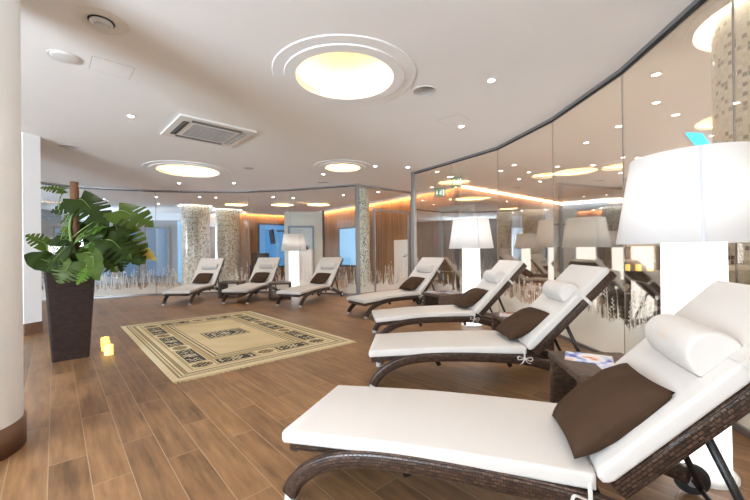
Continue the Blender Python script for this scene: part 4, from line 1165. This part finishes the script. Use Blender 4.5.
for e_ in (0, 1):
    bm = bmesh.new(); k = 0; x = 0.0
    while x < U:
        w = rr.uniform(0.012, 0.022); l_ = rr.uniform(0.035, 0.06) if e_ else rr.uniform(0.03, 0.05); sk_ = rr.uniform(-0.01, 0.01)
        y0 = -V if e_ else 0; s = -1 if e_ else 1
        a = [(x, y0, 0.006), (min(U, x + w), y0, 0.006), (min(U, x + w * 0.8) + sk_, y0 + s * l_, 0.003), (x + w * 0.2 + sk_, y0 + s * l_, 0.003)]
        prism_v = [bm.verts.new(p) for p in a] + [bm.verts.new((p[0], p[1], 0.001)) for p in a]
        for q in ((0, 1, 2, 3), (7, 6, 5, 4), (0, 4, 5, 1), (1, 5, 6, 2), (2, 6, 7, 3), (3, 7, 4, 0)): bm.faces.new([prism_v[z] for z in q])
        x += w + 0.001
    bmesh.ops.recalc_face_normals(bm, faces=bm.faces[:])
    obj('fringe', bm, M['fringe'], rugt)

# ------------------------------------------------------------------ potted plant
PX, PY = -3.44, 4.03
plant = empty('potted_monstera', (PX, PY, 0)); tag(plant, 'tall split-leaf plant climbing a coir pole in a dark woven planter', 'potted plant')
b = bmesh.new(); L = uvl(b); prof = [(0.158, 0.0), (0.16, 0.012), (0.213, 0.93), (0.218, 0.96), (0.195, 0.96), (0.188, 0.86)]
rings = []
def sq(r_, z, rc=0.02):
    out = []
    for cx_, cy_, a0 in ((r_ - rc, r_ - rc, 0), (-r_ + rc, r_ - rc, 90), (-r_ + rc, -r_ + rc, 180), (r_ - rc, -r_ + rc, 270)):
        for k in range(4): a = R(a0 + 30 * k); out.append((cx_ + rc * math.cos(a), cy_ + rc * math.sin(a), z))
    return out
for r_, z in prof: rings.append([b.verts.new(p) for p in sq(r_, z)])
for i in range(len(prof) - 1):
    for k in range(16):
        f = b.faces.new([rings[i][k], rings[i][(k + 1) % 16], rings[i + 1][(k + 1) % 16], rings[i + 1][k]])
        def cu_(v_, kk): return (math.atan2(v_.co.y, v_.co.x) * 0.27 if kk % 16 or True else 0, v_.co.z)
        nrm = (rings[i][k].co + rings[i][(k + 1) % 16].co) / 2
        for lp_ in f.loops: lp_[L].uv = ((lp_.vert.co.x if abs(nrm.y) > abs(nrm.x) else lp_.vert.co.y), lp_.vert.co.z)
b.faces.new(list(reversed(rings[0])))
pot = obj('planter', b, M['pot'], plant, rot=(0, 0, R(43)))
b = bmesh.new(); add_box(b, -0.19, 0.19, -0.19, 0.19, 0.84, 0.875); obj('soil', b, M['soil'], plant, rot=(0, 0, R(43)))
polep = [(PX * 0 + -0.02, 0, 0.8 + k * 0.117) for k in range(11)]
obj('moss_pole', sweep([(0.045, 0.02, 0.8 + 0.117 * k) for k in range(11)], circ(0.042, 16), scale=[1, 1.03, 0.98, 1.02, 0.97, 1.02, 0.99, 1.03, 0.98, 1.0, 0.93]), M['moss'], plant)

def leaf_mesh(L_, wr, rnd, split=True):
    b = bmesh.new(); n = 44; rows = []
    droop = rnd.uniform(0.25, 0.5); fold = rnd.uniform(0.05, 0.16)
    nl = rnd.choice((4, 5))
    for i in range(n + 1):
        t_ = i / n
        w = wr * 0.58 * L_ * (max(0, math.sin(PI * min(1, t_ * 0.93 + 0.07) ** 0.72))) ** 0.75 * (1.0 - 0.18 * t_)
        cut = 1.0
        if split and 0.12 < t_ < 0.86:
            ph = ((t_ - 0.12) / 0.74 * nl) % 1.0
            if ph > 0.70: cut = 0.34
        row = []
        for s in (-1, 1):
            side = []
            for q in (0, 0.35, 0.7, 1.0):
                ww = w * min(q, cut) if q > 0 else 0
                fx = L_ * (t_ + 0.22 * (ww / L_) ** 1.0 * (1 if t_ > 0.15 else -0.9) * (1 - 0.3 * t_))
                back = -0.18 * L_ * (1 - t_ / 0.15) * (q ** 1.2) if t_ < 0.15 else 0
                x = fx + back
                z = -droop * L_ * (t_ ** 2) * 0.5 - fold * 2.2 * ww * ww / L_ - 0.0 + 0.03 * L_ * math.sin(t_ * 14 + q * 2) * q
                side.append((x, s * ww, z))
            row.append(side)
        rows.append(row)
    for si in (0, 1):
        V_ = [[b.verts.new(p) for p in rows[i][si]] for i in range(n + 1)]
        for i in range(n):
            for k in range(3):
                q = [V_[i][k], V_[i][k + 1], V_[i + 1][k + 1], V_[i + 1][k]]
                if si == 0: q.reverse()
                # skip collapsed area inside a split
                ar = max((q[0].co - q[2].co).length, (q[1].co - q[3].co).length)
                if abs(q[0].co.y - q[1].co.y) < 1e-5 and abs(q[2].co.y - q[3].co.y) < 1e-5: continue
                f = b.faces.new(q); f.smooth = True
    bmesh.ops.remove_doubles(b, verts=b.verts[:], dist=1e-5)
    return b
LV = [(-3.54,4.08,1.89,-3.70,3.96,1.92,0.85,'m'),(-3.33,4.03,1.73,-3.62,3.91,1.64,0.80,'d'),(-3.32,4.03,1.77,-2.90,3.91,1.48,0.75,'d'),
(-3.45,4.13,1.65,-3.57,4.01,1.52,0.90,'m'),(-2.92,4.08,1.64,-2.44,3.96,1.50,0.75,'m'),(-3.25,4.08,1.45,-2.96,3.96,1.50,1.00,'l'),
(-3.70,4.03,1.26,-3.83,3.91,1.40,0.90,'m'),(-3.40,3.98,1.31,-3.57,3.86,1.31,1.0,'dr'),(-3.48,3.88,1.05,-3.73,3.76,1.19,0.85,'dr'),
(-3.33,3.83,1.20,-3.52,3.71,0.92,0.80,'d'),(-3.20,3.78,1.07,-3.27,3.66,0.83,1.10,'m'),(-2.99,3.78,1.13,-2.85,3.66,0.85,0.75,'mr'),
(-3.11,3.88,1.17,-2.70,3.76,0.98,0.60,'m'),(-2.97,3.98,1.31,-2.51,3.86,1.04,0.60,'d'),(-2.99,4.13,1.43,-2.57,4.01,1.01,0.70,'m'),
(-2.77,4.18,1.22,-2.48,4.06,1.09,0.40,'yr'),(-3.02,3.98,1.20,-2.62,3.86,1.13,0.70,'m'),(-3.33,4.18,1.36,-3.43,4.06,1.40,0.90,'d'),
(-3.12,4.03,1.47,-3.13,3.91,1.29,1.10,'dr'),(-3.32,4.08,1.24,-2.91,3.96,1.30,0.70,'m'),(-3.01,3.78,1.00,-3.06,3.66,0.86,0.80,'l'),
(-3.46,3.93,1.13,-3.48,3.81,0.97,0.90,'d'),(-3.03,4.13,1.47,-2.77,4.01,1.35,0.90,'d'),(-3.39,4.18,1.53,-3.16,4.06,1.31,0.90,'d'),
(-3.60,4.23,1.44,-3.64,4.11,1.25,0.90,'m'),(-3.14,4.03,1.06,-3.18,3.91,1.20,0.80,'m'),
(-3.30,3.90,1.16,-3.36,3.78,0.93,0.9,'d'),(-2.86,3.95,1.16,-2.72,3.85,0.95,0.8,'d'),(-3.2,4.2,1.3,-3.0,4.35,1.1,0.9,'d'),(-3.55,4.2,1.3,-3.7,4.4,1.1,0.9,'d'),(-3.36,4.3,1.6,-3.3,4.5,1.4,0.9,'d')]
rnd = random.Random(12)
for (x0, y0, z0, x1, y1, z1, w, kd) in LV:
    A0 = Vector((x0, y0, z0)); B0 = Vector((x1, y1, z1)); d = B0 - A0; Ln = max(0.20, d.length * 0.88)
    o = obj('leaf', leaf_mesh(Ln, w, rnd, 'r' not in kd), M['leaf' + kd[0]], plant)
    X = d.normalized(); nrm = Vector((rnd.uniform(-0.3, 0.3), -0.75, 0.75 if abs(X.z) < 0.8 else 0.3)); Yv = nrm.cross(X).normalized(); Zv = X.cross(Yv)
    m = Matrix((X, Yv, Zv)).transposed().to_4x4(); m.translation = A0 - Vector((PX, PY, 0))
    o.matrix_local = m
    # leaf stalk
    root = Vector((PX - 0.02 + rnd.uniform(-0.06, 0.06), PY - 0.02 + rnd.uniform(-0.07, 0.02), max(0.90, z0 - rnd.uniform(0.25, 0.5))))
    mid = (root + A0) / 2 + Vector((rnd.uniform(-0.03, 0.03), -0.03, rnd.uniform(-0.03, 0.08)))
    pp_ = [p - Vector((PX, PY, 0)) for p in (root, mid, A0, A0 + X * Ln * 0.45)]
    obj('leaf_stalk', sweep(smooth_path(pp_, 5), circ(0.006, 7), scale=[1.0] * 11 + [0.7, 0.6, 0.5, 0.4, 0.2]), M['stemg'], plant)
obj('main_stem', sweep(smooth_path([(0.10, -0.03, 0.86), (0.11, -0.04, 1.1), (0.06, -0.045, 1.3), (0.04, -0.035, 1.5), (0.09, -0.02, 1.7)], 5), circ(0.015, 9)), M['stemg'], plant)

# ------------------------------------------------------------------ lamp light, world, camera
w = bpy.data.worlds.new('World'); sc.world = w; w.use_nodes = True
bg = w.node_tree.nodes['Background']; bg.inputs[0].default_value = (0.5, 0.62, 0.8, 1); bg.inputs[1].default_value = 0.3

cd = bpy.data.cameras.new('Camera'); cd.sensor_width = 36; cd.lens = 357.99 / 750 * 36; cd.clip_start = 0.02
cam = bpy.data.objects.new('Camera', cd); col.objects.link(cam); sc.camera = cam
cam.matrix_world = Matrix.Translation((0, 0, 1.15)) @ Matrix.Rotation(R(90 + 0.1517), 4, 'X') @ Matrix.Rotation(-0.011445, 4, 'Z')

sc.view_settings.view_transform = 'Standard'; sc.view_settings.look = 'None'; sc.view_settings.gamma = 1; sc.view_settings.use_curve_mapping = False
sc.view_settings.exposure = 1.33
sc.cycles.max_bounces = 10; sc.cycles.diffuse_bounces = 5; sc.cycles.glossy_bounces = 5; sc.cycles.transparent_max_bounces = 24
sc.cycles.use_denoising = True
sc.cycles.sample_clamp_indirect = 6
